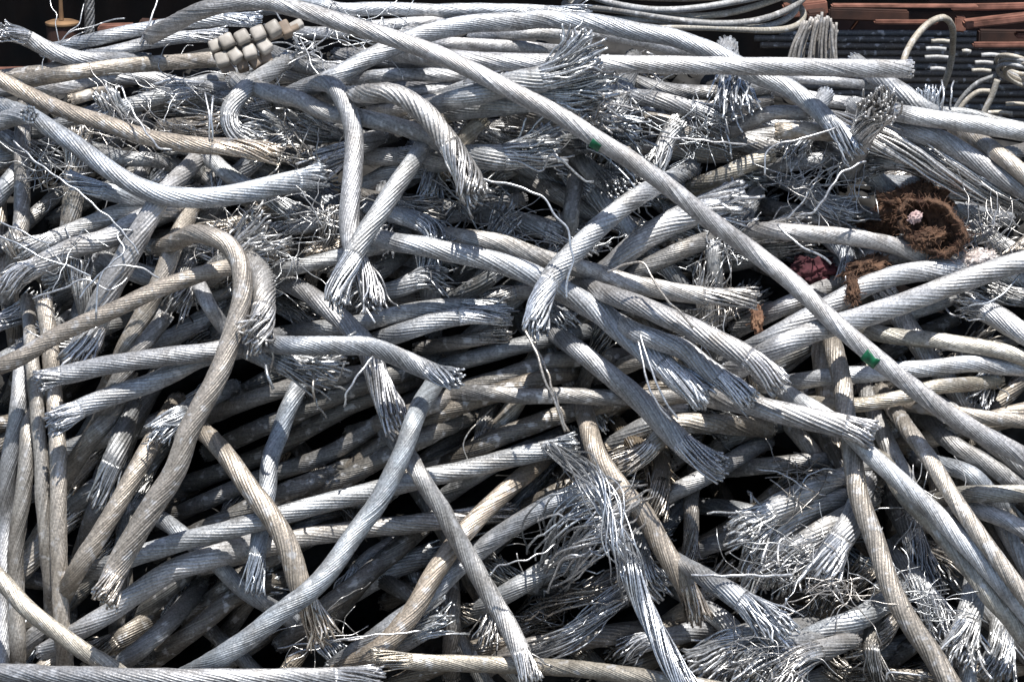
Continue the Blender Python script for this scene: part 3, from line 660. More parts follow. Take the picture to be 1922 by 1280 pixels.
W(84, "915,1078 940,1062 973,1053 1013,1040 1040,1022", "fine wire bridging the black gap toward the curling wires", 3.5)
W(94, "700,668 683,690 660,722 650,740 645,765", "wire curling down from the spout-like cable", 4.5)
W(96, "-6,415 30,428 60,447 100,456", "thin wire arching in over the left border", 4)
W(96, "-6,440 33,458 70,480 130,500 170,520", "second thin wire drooping below the arching border wire", 4)
W(96, "1914,515 1895,540 1874,557 1850,568 1815,576", "pale wire lying on the twisted cable at the right border", 4.5)
W(95, "1200,625 1223,694 1235,725 1250,756 1273,786", "long limp wire hanging from the shaggy ends, outer one", 4.5)
W(95, "1195,640 1210,690 1222,735 1240,770 1262,790", "long limp wire hanging from the shaggy ends, inner one", 4.5)
W(70, "385,175 391,220 396,262", "grey upright wire in the gap left of the S-bent stub", 4)
W(70, "399,180 398,220 396,262", "light upright wire next to the grey upright one", 4)
W(80, "1768,210 1770,180 1768,152", "hooked wire end standing at the crest before the dark yard", 4)
W(80, "1786,205 1785,175 1790,150", "second wire end standing at the crest before the dark yard", 4)
W(93, "60,560 110,545 160,525 210,545 240,520", "kinked wire in the tangle above the tan slanting cable", 4)
W(93, "150,560 200,500 235,470 220,440 250,430", "bent wire tip sprouting above the thick wire-streaked cable", 4.5)
W(93, "180,590 185,530 200,505 250,500 300,522", "wire forming a square bend above the tan slanting cable", 4.5)
W(72, "1420,880 1470,890 1510,915 1550,930", "fine wire arching over the combed sheaf", 3.5)
W(72, "1490,930 1520,890 1560,880 1600,885", "fine wire looping up out of the combed sheaf", 3.5)
W(78, "1660,1276 1670,1262 1720,1266 1770,1276", "bent bright wire lying at the bottom border", 5)
W(70, "880,870 870,830 900,790 925,765", "fine dark wire curving in the hollow by the tie wires", 3, False)
W(78, "540,1230 640,1200 720,1190 790,1185", "long thin wire lying across the foot of the bow-shaped cable", 4)
W(78, "520,1215 600,1205 700,1195", "thin wire just above the bottom rail cable", 4)
# tangles of crinkled wire: centre, radii, count
TSP = []
def TG(pri, cx, cy, rx, ry, n, label, w=2.3, tint='g'): TSP.append((pri, cx, cy, rx, ry, n, label, w, tint))
TG(92, 160, 490, 100, 55, 6, "nest of bent white wires above the tan slanting cable")
TG(60, 1500, 345, 100, 55, 20, "loose tangle of stiff wires in the hollow left of the felt")
TG(62, 1860, 430, 60, 80, 40, "matted grid of pale wires right of the felt cup")
TG(60, 890, 370, 90, 40, 26, "dark tangle of broken wires under the hook-shaped cable", 4, 'd')
TG(66, 1150, 200, 50, 60, 30, "crumpled wires around the tall brush's foot")
TG(64, 1490, 880, 90, 40, 14, "sparse dark wires over the black lower right hollow", 3, 'd')
TG(66, 1560, 1100, 70, 40, 26, "crumpled silvery wires beside the hanging tan cable")
TG(66, 600, 1180, 50, 40, 16, "ragged wires around the brushy end above the rail cable")
TG(62, 1720, 940, 50, 50, 22, "shadowed curly wires between the hanging tan and yellowish cables")
TG(60, 1330, 600, 60, 30, 14, "snarled wires just below the stiff prongs")
TG(58, 240, 265, 120, 60, 26, "scatter of wire scraps among the upper left cables")
TG(58, 560, 300, 60, 40, 18, "curly wire scraps beyond the splayed tan tip", 3.2, 't')
TG(58, 1370, 470, 50, 40, 20, "bright crumpled wires beneath the diagonal cable's middle")
TG(56, 1180, 460, 60, 40, 22, "spray of wire ends right of the crossing cable")
TG(64, 600, 400, 50, 40, 22, "bright wire crumbs left of the hanging arch")
TG(50, 1010, 1120, 90, 60, 18, "thin dark wires in the hollow under the rising frayed cable", 3, 'd')
C(57, (12, 40), "1750,240 1748,215 1738,165", "o,f50", 'b', "bristly tuft of fine wires on the crest before the dark yard", N=10, n=40, spread=.7)
TG(56, 106, 92, 22, 9, 9, "small bright scrap wires behind the grey cable in the top left corner", 2.6)
TG(56, 570, 92, 50, 30, 18, "bright wire scraps behind the bead string's upper end", 3.4)
TG(58, 700, 60, 120, 30, 26, "fine wire litter along the crest under the diagonal cable", 2.0)
TG(58, 320, 170, 110, 40, 26, "fine glinting wires below the cut tan cable", 2.0)
TG(59, 950, 440, 120, 40, 26, "crumpled fine wires between hook-shaped cable and centre knot", 2.0)
TG(59, 1320, 250, 90, 50, 30, "crumpled fine wires behind the level wire by the upright stub", 2.0)
TG(59, 1560, 330, 120, 50, 30, "fine crumpled strands in front of the broad loose sheaf", 2.0)
TG(62, 430, 440, 80, 40, 26, "fine crumpled strands in the bend of the tan arch", 2.0)
TG(63, 1500, 1060, 120, 70, 40, "snarl of fine wires among the drooping sheaves", 2.0)
TG(63, 1720, 1130, 70, 90, 40, "snarl of fine wires right of the hanging tan cable's foot", 2.0)
TG(64, 1080, 1010, 90, 80, 34, "snarl of fine wires around the tangled tail", 2.0)
TG(62, 1400, 1230, 120, 40, 30, "snarl of fine wires among the bent bunches at the bottom", 2.0)
TG(57, 90, 330, 80, 60, 26, "fine wires snagged beside the upright cable at the left edge", 2.0)
TG(61, 500, 470, 50, 40, 26, "glinting snarl next to the ragged ribbed stub's top", 2.0)
# ------------------------------------------------------------------ crest line of the heap (below it the slope is filled)
CREST = np.array([[-300, 190], [0, 175], [120, 165], [220, 120], [420, 75], [560, 45], [700, 40], [1100, 60], [1300, 95], [1420, 150], [1640, 200], [1760, 235], [1922, 262], [2250, 320]])
def crest(x): return np.interp(x, CREST[:, 0], CREST[:, 1])

# hollows in the heap
YY, XX = np.mgrid[0:GH, 0:GW]; YY = YY * CELL - MARG; XX = XX * CELL - MARG
HOLLOWS = [(600, 830, 340, 155, .62), (960, 800, 210, 90, .34), (1420, 930, 190, 90, .3), (1020, 1090, 190, 110, .28), (900, 690, 130, 60, .25), (870, 400, 150, 70, .25), (420, 1190, 170, 80, .28), (1280, 1000, 100, 90, .28), (1540, 690, 150, 50, .25),
           (160, 930, 130, 100, .22), (1480, 340, 110, 50, .2), (1640, 1230, 170, 70, .26), (700, 1130, 130, 70, .26), (1500, 480, 120, 50, .2), (480, 300, 90, 40, .15)]
def hollow_at(x, y): return max(np.clip(2.5 * (1 - ((x - hx) / ha) ** 2 - ((y - hy) / hb) ** 2), 0, 1) for hx, hy, ha, hb, hd in HOLLOWS)

def base_h(x, y):
    b = np.zeros_like(np.asarray(x, float))
    for hx, hy, ha, hb, hd in HOLLOWS: b = b - hd * np.clip(2.5 * (1 - ((x - hx) / ha) ** 2 - ((y - hy) / hb) ** 2), 0, 1)
    return np.maximum(b, -.75)

# ground and an added dark core; its colour and hollows supply the gaps' shade
gs = 40
build('ground', [(-gs, -8, 0), (gs, -8, 0), (gs, gs, 0), (-gs, gs, 0)], [(0, 1, 2, 3)], mat=M_GROUND, smooth=False).__setitem__('kind', 'structure')
nx, ny = 200, 150
xs = np.linspace(-420, 2340, nx)
rows = []
u = np.linspace(0, 1, ny)
g0 = np.random.default_rng(3)
PTS = np.zeros((ny + 6, nx, 3))
for i, x in enumerate(xs):
    ys = crest(x) + 22 + (1560 - crest(x)) * u
    hh = -.27 + base_h(np.full(ny, x), ys) + .02 * np.sin(x * .031 + ys * .017) + g0.normal(0, .008, ny)
    PTS[:ny, i] = at(np.full(ny, x), ys, hh)
PTS[:ny, :, 2] = np.maximum(PTS[:ny, :, 2], -.02)
top = PTS[0].copy()
back = []
for k, (dy, dz) in enumerate([(.02, .01), (.12, -.03), (.3, -.3), (.45, -.7), (.6, -1.1), (.8, -2)]):
    q = top.copy(); q[:, 1] += dy; q[:, 2] = np.maximum(q[:, 2] + dz, -.02); PTS[ny + k] = q
order = list(range(ny + 5, ny - 1, -1)) + list(range(ny))
G_ = PTS[order]
idx = np.arange(G_.shape[0] * nx).reshape(G_.shape[0], nx)
Q = np.stack([idx[:-1, :-1], idx[1:, :-1], idx[1:, 1:], idx[:-1, 1:]], -1).reshape(-1, 4)
o = build('dark_heap_core', G_.reshape(-1, 3), Q, mat=M_BED)
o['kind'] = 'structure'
HM[:] = -.20 + base_h(XX, YY)
# ------------------------------------------------------------------ buried filler cables
def field(x, y):
    if y < 330: return rng.normal(-.05, .30)
    if x < 300: return rng.choice([-1.25, -.9, -.5]) + rng.normal(0, .15)
    if x > 1450 and y > 700: return rng.choice([.75, -.3, -.5, 1.1]) + rng.normal(0, .2)
    if y > 640: return rng.choice([-.5, -.55, -.62, .8]) + rng.normal(0, .15)
    return rng.choice([.35, -.4, -.2, .7]) + rng.normal(0, .2)
FILL = []
for gy in list(np.arange(60, 470, 46)) + list(np.arange(500, 1330, 76)):
    for gx in np.arange(-30, 1960, 140):
        x = gx + rng.uniform(-55, 55); y = gy + rng.uniform(-28, 28)
        a = field(x, y); L = rng.uniform(150, 380)
        c = rng.normal(0, .25)
        t = np.array([-.5, 0, .5])
        px = np.stack([x + np.cos(a) * L * t - np.sin(a) * c * L * (t ** 2), y + np.sin(a) * L * t + np.cos(a) * c * L * (t ** 2)], 1)
        if np.any(px[:, 1] < crest(px[:, 0]) + 24): continue
        if hollow_at(x, y) > .5 and rng.uniform() < .55: continue
        FILL.append(px)
# short torn offcuts with ragged ends, higher up among the cables
NLONG = len(FILL)
r4 = np.random.default_rng(77)
tries = 0
while len(FILL) < NLONG + 80 and tries < 2000:
    tries += 1
    x, y = r4.uniform(0, 1910), r4.uniform(60, 1290)
    if y < crest(x) + 45 or (y > 560 and x < 1000 and r4.uniform() < .85) or (560 < y < 860 and r4.uniform() < .6): continue
    if ((x - 1735) / 150) ** 2 + ((y - 420) / 110) ** 2 < 1 or ((x - 1550) / 110) ** 2 + ((y - 510) / 70) ** 2 < 1 or (x < 130 and y < 430) or ((x - 920) / 90) ** 2 + ((y - 690) / 70) ** 2 < 1: continue
    a = r4.uniform(0, 6.28) if y > 420 else r4.choice([0, math.pi]) + r4.normal(0, .6); L = r4.uniform(75, 150); t = np.array([-.5, 0, .5]); c = r4.normal(0, .3)
    px = np.stack([x + np.cos(a) * L * t - np.sin(a) * c * L * t ** 2, y + np.sin(a) * L * t + np.cos(a) * c * L * t ** 2], 1)
    if np.any(px[:, 1] < crest(px[:, 0]) + 24): continue
    FILL.append(px)
FILL_LABELS = {}
FILL_LABELS = {1: "half-buried frayed cable above and left of the coarse cable's hook, toward the hanging arched cable", 3: "half-buried frayed cable right of the tall wire brush, toward the shiny hanging tuft", 4: "half-buried frayed cable below and right of the bead string, toward the S-bent stub", 5: "half-buried frayed cable left of the coarse cable's hook, toward the bead string", 6: "half-buried frayed cable right of the coarse cable's hook, toward the hanging arched cable", 7: "half-buried frayed cable above and right of the hanging arched cable, toward the coarse cable's hook", 10: "half-buried cable right of the square-cut stub at the left edge, toward the hammock-shaped cable's sag", 11: "half-buried frayed cable left of the S-bent stub, toward the bead string", 12: "half-buried frayed cable right of the S-bent stub, toward the hanging arched cable", 16: "half-buried cable left of the stub with a round closed end, toward the upper green tape", 17: "half-buried frayed cable above and right of the upper green tape, toward the tall wire brush", 18: "half-buried frayed cable below the square-cut stub at the left edge, toward the hammock-shaped cable's sag", 19: "half-buried frayed cable above and left of the hammock-shaped cable's sag, toward the S-bent stub", 24: "half-buried frayed cable above the hook-shaped cable's tip, toward the fat bundle of fine wires", 25: "half-buried frayed cable left of the stub with a round closed end, toward the crossing cable", 26: "half-buried frayed cable right of the upper green tape, toward the shiny hanging tuft", 27: "half-buried frayed cable below the shiny hanging tuft, toward the blunt tan stub", 28: "half-buried frayed cable above the blunt tan stub, toward the shiny hanging tuft", 29: "half-buried frayed cable below the square-cut stub at the left edge, toward the tan arch's bend", 30: "half-buried frayed cable below the square-cut stub at the left edge, toward the S-bent stub", 31: "half-buried frayed cable left of the hammock-shaped cable's sag, toward the nest of bent white wires", 32: "half-buried frayed cable below the S-bent stub, toward the tan arch's bend", 33: "half-buried frayed cable right of the hanging arched cable, toward the hammock-shaped cable's tip", 34: "half-buried frayed cable left of the hook-shaped cable's tip, toward the hammock-shaped cable's tip", 35: "half-buried cable below the fat bundle of fine wires, toward the hook-shaped cable's tip", 36: "half-buried cable below the fat bundle of fine wires, toward the upper green tape", 37: "half-buried frayed cable above and left of the wide wire fan, toward the shiny hanging tuft", 38: "half-buried frayed cable above and left of the blunt tan stub, toward the shiny hanging tuft", 39: "half-buried frayed cable right of the blunt tan stub, toward the bristly upturned stub", 41: "half-buried cable above the nest of bent white wires, toward the hammock-shaped cable's sag", 42: "half-buried frayed cable above the hammock-shaped cable's sag, toward the S-bent stub", 43: "half-buried frayed cable below the S-bent stub, toward the hammock-shaped cable's tip", 44: "half-buried frayed cable left of the hammock-shaped cable's tip, toward the hanging arched cable", 45: "half-buried frayed cable below and right of the hanging arched cable, toward the hammock-shaped cable's tip", 46: "half-buried frayed cable above and right of the hook-shaped cable's tip, toward the upper green tape", 47: "half-buried frayed cable above and right of the crossing cable, toward the upper green tape", 49: "half-buried frayed cable below and left of the blunt tan stub, toward the wide wire fan", 50: "half-buried frayed cable above and right of the felt cup, toward the white fluff", 51: "half-buried cable below the square-cut stub at the left edge, toward the hammock-shaped cable's sag", 52: "half-buried frayed cable above the nest of bent white wires, toward the hammock-shaped cable's sag", 53: "half-buried cable above and left of the hammock-shaped cable's sag, toward the S-bent stub", 54: "half-buried frayed cable right of the hammock-shaped cable's sag, toward the tan arch's bend", 55: "half-buried cable above the tan arch's bend, toward the S-bent stub", 56: "half-buried frayed cable below and left of the hammock-shaped cable's tip, toward the hanging arched cable", 57: "half-buried cable below and right of the hook-shaped cable's tip, toward the centre knot", 58: "half-buried frayed cable left of the crossing cable, toward the upper green tape", 59: "half-buried frayed cable right of the crossing cable, toward the wide wire fan", 61: "half-buried cable above the felt cup, toward the white fluff", 62: "half-buried frayed cable above the felt cup, toward the bristly upturned stub", 63: "half-buried frayed cable left of the nest of bent white wires, toward the two flat tips", 65: "half-buried frayed cable below and left of the hammock-shaped cable's sag, toward the two flat tips", 66: "half-buried frayed cable left of the tan arch's bend, toward the nest of bent white wires", 67: "half-buried frayed cable below and left of the hammock-shaped cable's tip, toward the tan arch's bend", 68: "half-buried cable below the hammock-shaped cable's tip, toward the hanging arched cable", 69: "half-buried frayed cable right of the hook-shaped cable's tip, toward the fat bundle of fine wires", 70: "half-buried frayed cable left of the crossing cable, toward the centre knot", 71: "half-buried frayed cable below and right of the crossing cable, toward the upper green tape", 72: "half-buried frayed cable below the blunt tan stub, toward the wide wire fan", 73: "half-buried frayed cable above the red cloth, toward the felt cup", 74: "half-buried cable left of the felt cup, toward the red cloth", 75: "half-buried cable above the white fluff, toward the felt cup", 76: "half-buried frayed cable right of the white fluff, toward the bushy torn tip", 79: "half-buried frayed cable above the two flat tips, toward the hammock-shaped cable's sag", 81: "half-buried frayed cable right of the tan arch's bend, toward the hammock-shaped cable's tip", 82: "half-buried frayed cable above the hanging brush, toward the hook-shaped cable's tip", 84: "half-buried frayed cable above the centre knot, toward the hook-shaped cable's tip", 85: "half-buried frayed cable above the centre knot, toward the crossing cable", 86: "half-buried frayed cable below and left of the wide wire fan, toward the stiff prongs", 87: "half-buried frayed cable above the stiff prongs, toward the red cloth", 88: "half-buried frayed cable above the red cloth, toward the stiff prongs", 89: "half-buried frayed cable above the torn board, toward the felt cup", 91: "half-buried frayed cable below and right of the white fluff, toward the bushy torn tip", 93: "half-buried frayed cable below the nest of bent white wires, toward the tan arch's bend", 95: "half-buried frayed cable left of the ragged ribbed stub, toward the tan arch's bend", 96: "half-buried frayed cable right of the ragged ribbed stub, toward the splayed wire brush", 97: "half-buried frayed cable right of the hanging brush, toward the splayed wire brush", 99: "half-buried frayed cable left of the centre knot, toward the spout-like tip", 101: "half-buried frayed cable left of the stiff prongs, toward the three shaggy ends", 102: "half-buried frayed cable left of the stiff prongs, toward the red cloth", 103: "half-buried cable below and right of the stiff prongs, toward the red cloth", 105: "half-buried cable right of the torn board, toward the bushy torn tip", 107: "half-buried frayed cable above the two flat tips, toward the nest of bent white wires", 108: "half-buried frayed cable above and left of the two flat tips, toward the upright tan pair", 109: "half-buried frayed cable below the nest of bent white wires, toward the ragged ribbed stub", 111: "half-buried frayed cable below and left of the splayed wire brush, toward the ragged ribbed stub", 112: "half-buried cable right of the splayed wire brush, toward the hanging brush", 113: "half-buried cable below and right of the centre knot, toward the tie wires", 114: "half-buried cable left of the three shaggy ends, toward the stiff prongs", 115: "half-buried frayed cable above the stiff prongs, toward the wide wire fan", 116: "half-buried frayed cable right of the three shaggy ends, toward the lower green tape", 117: "half-buried frayed cable below the torn board, toward the lower green tape", 118: "half-buried frayed cable right of the lower green tape, toward the torn board", 119: "half-buried cable below the bushy torn tip, toward the white fluff", 120: "half-buried cable above the two flat tips, toward the nest of bent white wires", 121: "half-buried cable above and right of the two flat tips, toward the upright tan pair", 122: "half-buried frayed cable right of the two flat tips, toward the ragged ribbed stub", 123: "half-buried cable below the ragged ribbed stub, toward the splayed wire brush", 124: "half-buried frayed cable above and right of the tie wires, toward the spout-like tip", 125: "half-buried cable right of the tie wires, toward the tangled wire tail", 126: "half-buried cable above and right of the three shaggy ends, toward the stiff prongs", 127: "half-buried frayed cable right of the three shaggy ends, toward the blunt blue-grey cable end", 128: "half-buried frayed cable below and right of the lower green tape, toward the torn board", 129: "half-buried frayed cable below the bushy torn tip, toward the torn board", 130: "half-buried cable below the bushy torn tip, toward the short border cable", 131: "half-buried cable below and left of the two flat tips, toward the upright tan pair", 132: "half-buried cable right of the two flat tips, toward the upright tan pair", 133: "half-buried frayed cable right of the two flat tips, toward the upright tan pair", 134: "half-buried frayed cable below the splayed wire brush, toward the bow-shaped cable's middle", 136: "half-buried cable below and right of the spout-like tip, toward the tie wires", 137: "half-buried cable above and left of the tangled wire tail, toward the tie wires", 138: "half-buried cable above the straight bluish cable's tip, toward the three shaggy ends", 139: "half-buried frayed cable left of the lower green tape, toward the blunt blue-grey cable end", 140: "half-buried frayed cable right of the blunt blue-grey cable end, toward the lower green tape", 141: "half-buried frayed cable right of the lower green tape, toward the blunt blue-grey cable end", 142: "half-buried frayed cable above the short border cable, toward the blunt blue-grey cable end", 144: "half-buried frayed cable right of the upright tan pair, toward the two flat tips", 145: "half-buried frayed cable right of the upright tan pair, toward the tan arch's tip", 146: "half-buried frayed cable above and left of the bow-shaped cable's middle, toward the splayed wire brush", 147: "half-buried frayed cable above and left of the bow-shaped cable's middle, toward the hanging wire tail", 148: "half-buried frayed cable right of the hanging wire tail, toward the spout-like tip", 149: "half-buried frayed cable left of the tangled wire tail, toward the spout-like tip", 150: "half-buried frayed cable left of the straight bluish cable's tip, toward the tangled wire tail", 151: "half-buried cable left of the blunt blue-grey cable end, toward the combed wire sheaf", 152: "half-buried cable below the blunt blue-grey cable end, toward the short border cable", 153: "half-buried frayed cable left of the short border cable, toward the blunt blue-grey cable end", 155: "half-buried cable below the upright tan pair, toward the two flat tips", 156: "half-buried frayed cable above and right of the tan arch's tip, toward the upright tan pair", 157: "half-buried frayed cable left of the bow-shaped cable's middle, toward the steep bluish cable's end", 158: "half-buried cable right of the bow-shaped cable's middle, toward the hanging wire tail", 159: "half-buried frayed cable left of the tangled wire tail, toward the tie wires", 161: "half-buried frayed cable left of the combed wire sheaf, toward the straight bluish cable's tip", 163: "half-buried cable below and right of the blunt blue-grey cable end, toward the short border cable", 164: "half-buried frayed cable left of the short border cable, toward the sun-dappled cable", 165: "half-buried frayed cable left of the short border cable, toward the bright wire tassels", 167: "half-buried frayed cable below the upright tan pair, toward the tan arch's tip", 168: "half-buried frayed cable above the tan arch's tip, toward the upright tan pair", 169: "half-buried frayed cable right of the tan arch's tip, toward the steep bluish cable's end", 170: "half-buried cable left of the bow-shaped cable's middle, toward the steep bluish cable's end", 171: "half-buried frayed cable below the bow-shaped cable's middle, toward the brushy end", 172: "half-buried frayed cable below and right of the bow-shaped cable's middle, toward the brushy end", 173: "half-buried cable below and right of the bow-shaped cable's middle, toward the brushy end", 174: "half-buried frayed cable right of the tangled wire tail, toward the blue-lit bundle", 175: "half-buried cable below the straight bluish cable's tip, toward the combed wire sheaf", 176: "half-buried frayed cable right of the combed wire sheaf, toward the level bright wire", 177: "half-buried cable above the sun-dappled cable, toward the combed wire sheaf", 179: "half-buried frayed cable above the short border cable, toward the lower green tape", 180: "half-buried cable left of the tan arch's tip, toward the upright tan pair", 181: "half-buried frayed cable above and left of the tan arch's tip, toward the upright tan pair", 182: "half-buried cable above and right of the tan arch's tip, toward the upright tan pair", 183: "half-buried frayed cable above the steep bluish cable's end, toward the brushy end", 184: "half-buried cable below and left of the steep bluish cable's end, toward the bow-shaped cable's foot", 185: "half-buried cable above and right of the brushy end, toward the bow-shaped cable's middle", 186: "half-buried frayed cable above the blue-lit bundle, toward the tan frayed point", 187: "half-buried frayed cable above the tan frayed point, toward the level bright wire", 188: "half-buried frayed cable above and left of the sun-dappled cable, toward the level bright wire", 191: "half-buried cable below the short border cable, toward the bright wire tassels", 193: "half-buried cable left of the tan arch's tip, toward the bow-shaped cable's foot", 194: "half-buried frayed cable below and right of the tan arch's tip, toward the bow-shaped cable's foot", 195: "half-buried cable above and right of the bow-shaped cable's foot, toward the steep bluish cable's end", 196: "half-buried frayed cable below the brushy end, toward the bottom rail cable's frayed end", 198: "half-buried cable above and right of the bottom rail cable's frayed end, toward the brushy end", 199: "half-buried frayed cable left of the yellowish bottom cable, toward the bottom rail cable's frayed end", 200: "half-buried frayed cable below and left of the blue-lit bundle, toward the tan frayed point", 201: "half-buried frayed cable right of the tan frayed point, toward the level bright wire", 204: "half-buried cable above the bright wire tassels, toward the sun-dappled cable", 205: "half-buried frayed cable below and left of the tan arch's tip, toward the bow-shaped cable's foot", 206: "half-buried cable below and left of the tan arch's tip, toward the bow-shaped cable's foot", 207: "half-buried frayed cable above the bow-shaped cable's foot, toward the tan arch's tip", 208: "half-buried cable below the steep bluish cable's end, toward the bow-shaped cable's foot", 211: "half-buried cable left of the yellowish bottom cable, toward the bottom rail cable's frayed end", 212: "half-buried frayed cable right of the yellowish bottom cable, toward the blue-lit bundle", 213: "half-buried frayed cable below the blue-lit bundle, toward the tan frayed point", 216: "half-buried cable left of the bright wire tassels, toward the sun-dappled cable", 217: "half-buried frayed cable left of the bright wire tassels, toward the short border cable", 218: "half-buried cable right of the bright wire tassels, toward the short border cable", 219: "half-buried frayed cable below the hammock-shaped cable's tip, toward the tan arch's bend", 220: "half-buried frayed cable below and right of the tall wire brush, toward the upper green tape", 221: "half-buried frayed cable above and left of the hanging brush, toward the ragged ribbed stub", 222: "half-buried frayed cable right of the coarse cable's hook, toward the fat bundle of fine wires", 223: "half-buried frayed cable above the red cloth, toward the blunt tan stub", 224: "half-buried frayed cable left of the fat bundle of fine wires, toward the hook-shaped cable's tip", 225: "half-buried frayed cable below the nest of bent white wires, toward the two flat tips", 226: "half-buried frayed cable right of the S-bent stub, toward the hammock-shaped cable's tip", 227: "half-buried frayed cable below the bright wire tassels, toward the sun-dappled cable", 228: "half-buried frayed cable right of the wide wire fan, toward the red cloth", 229: "half-buried frayed cable below and left of the short border cable, toward the bright wire tassels", 230: "half-buried frayed cable left of the bow-shaped cable's foot, toward the tan arch's tip", 231: "half-buried frayed cable below the tan arch's bend, toward the hammock-shaped cable's sag", 232: "half-buried frayed cable left of the nest of bent white wires, toward the hammock-shaped cable's sag", 233: "half-buried frayed cable above the three shaggy ends, toward the straight bluish cable's tip", 234: "half-buried frayed cable right of the nest of bent white wires, toward the hammock-shaped cable's sag", 235: "half-buried frayed cable below and right of the tangled wire tail, toward the blue-lit bundle", 236: "half-buried frayed cable above and right of the blunt tan stub, toward the bristly upturned stub", 237: "half-buried frayed cable below and left of the three shaggy ends, toward the tangled wire tail", 238: "half-buried frayed cable below the upper green tape, toward the crossing cable", 239: "half-buried frayed cable left of the bright wire tassels, toward the level bright wire", 240: "half-buried frayed cable left of the bright wire tassels, toward the sun-dappled cable", 242: "half-buried frayed cable left of the stiff prongs, toward the wide wire fan", 243: "half-buried frayed cable above and right of the tie wires, toward the centre knot", 244: "half-buried frayed cable below and left of the tan arch's bend, toward the ragged ribbed stub", 245: "half-buried frayed cable above the three shaggy ends, toward the stiff prongs", 246: "half-buried frayed cable above and left of the level bright wire, toward the combed wire sheaf", 247: "half-buried frayed cable below the bristly upturned stub, toward the square-cut cable end", 248: "half-buried frayed cable right of the hanging brush, toward the spout-like tip", 249: "half-buried frayed cable below the bristly upturned stub, toward the felt cup", 250: "half-buried frayed cable below the nest of bent white wires, toward the hammock-shaped cable's sag", 251: "half-buried frayed cable below and right of the hammock-shaped cable's tip, toward the hanging brush", 255: "half-buried frayed cable above the tan arch's bend, toward the S-bent stub", 256: "half-buried frayed cable below and left of the wide wire fan, toward the crossing cable", 257: "half-buried frayed cable below the square-cut stub at the left edge, toward the two flat tips", 258: "half-buried frayed cable right of the sun-dappled cable, toward the bright wire tassels", 259: "half-buried frayed cable above the tangled wire tail, toward the tie wires", 260: "half-buried frayed cable above the tangled wire tail, toward the straight bluish cable's tip", 261: "half-buried frayed cable above the hammock-shaped cable's sag, toward the tan arch's bend", 262: "half-buried frayed cable above and left of the S-bent stub, toward the bead string", 263: "half-buried frayed cable above and left of the yellowish bottom cable, toward the bow-shaped cable's middle", 264: "half-buried frayed cable above the sun-dappled cable, toward the level bright wire", 265: "half-buried frayed cable above the hammock-shaped cable's sag, toward the square-cut stub at the left edge", 266: "half-buried frayed cable below and right of the sun-dappled cable, toward the bright wire tassels", 267: "half-buried frayed cable left of the hook-shaped cable's tip, toward the coarse cable's hook", 268: "half-buried frayed cable above and left of the yellowish bottom cable, toward the brushy end", 269: "half-buried frayed cable left of the tan arch's bend, toward the hammock-shaped cable's sag", 270: "half-buried frayed cable right of the wide wire fan, toward the blunt tan stub", 271: "half-buried frayed cable above the hook-shaped cable's tip, toward the coarse cable's hook", 272: "half-buried frayed cable above the sun-dappled cable, toward the combed wire sheaf", 273: "half-buried frayed cable above the tan arch's bend, toward the hammock-shaped cable's sag", 274: "half-buried frayed cable right of the combed wire sheaf, toward the sun-dappled cable", 275: "half-buried frayed cable above and right of the S-bent stub, toward the bead string", 276: "half-buried frayed cable below and left of the S-bent stub, toward the hammock-shaped cable's sag", 278: "half-buried frayed cable above the yellowish bottom cable, toward the tangled wire tail", 279: "half-buried frayed cable left of the S-bent stub, toward the hammock-shaped cable's sag", 280: "half-buried frayed cable below the hook-shaped cable's tip, toward the centre knot", 281: "half-buried frayed cable left of the ragged ribbed stub, toward the splayed wire brush", 282: "half-buried frayed cable left of the blunt blue-grey cable end, toward the combed wire sheaf", 283: "half-buried frayed cable below the blunt blue-grey cable end, toward the combed wire sheaf", 284: "half-buried frayed cable below and left of the brushy end, toward the steep bluish cable's end", 285: "half-buried frayed cable left of the hanging arched cable, toward the hammock-shaped cable's tip", 286: "half-buried frayed cable left of the hook-shaped cable's tip, toward the hanging arched cable", 287: "half-buried frayed cable below the sun-dappled cable, toward the bright wire tassels", 288: "half-buried frayed cable left of the tangled wire tail, toward the blue-lit bundle", 289: "half-buried frayed cable left of the tan arch's bend, toward the ragged ribbed stub", 290: "half-buried frayed cable right of the sun-dappled cable, toward the level bright wire", 292: "half-buried frayed cable above the hanging brush, toward the hammock-shaped cable's tip", 293: "half-buried frayed cable right of the tangled wire tail, toward the straight bluish cable's tip", 294: "half-buried frayed cable below and left of the three shaggy ends, toward the combed wire sheaf", 295: "half-buried frayed cable below the tan arch's bend, toward the ragged ribbed stub", 296: "half-buried frayed cable right of the bushy torn tip, toward the white fluff", 297: "half-buried frayed cable left of the hanging arched cable, toward the S-bent stub", 298: "half-buried frayed cable below the hammock-shaped cable's tip, toward the hanging brush"}

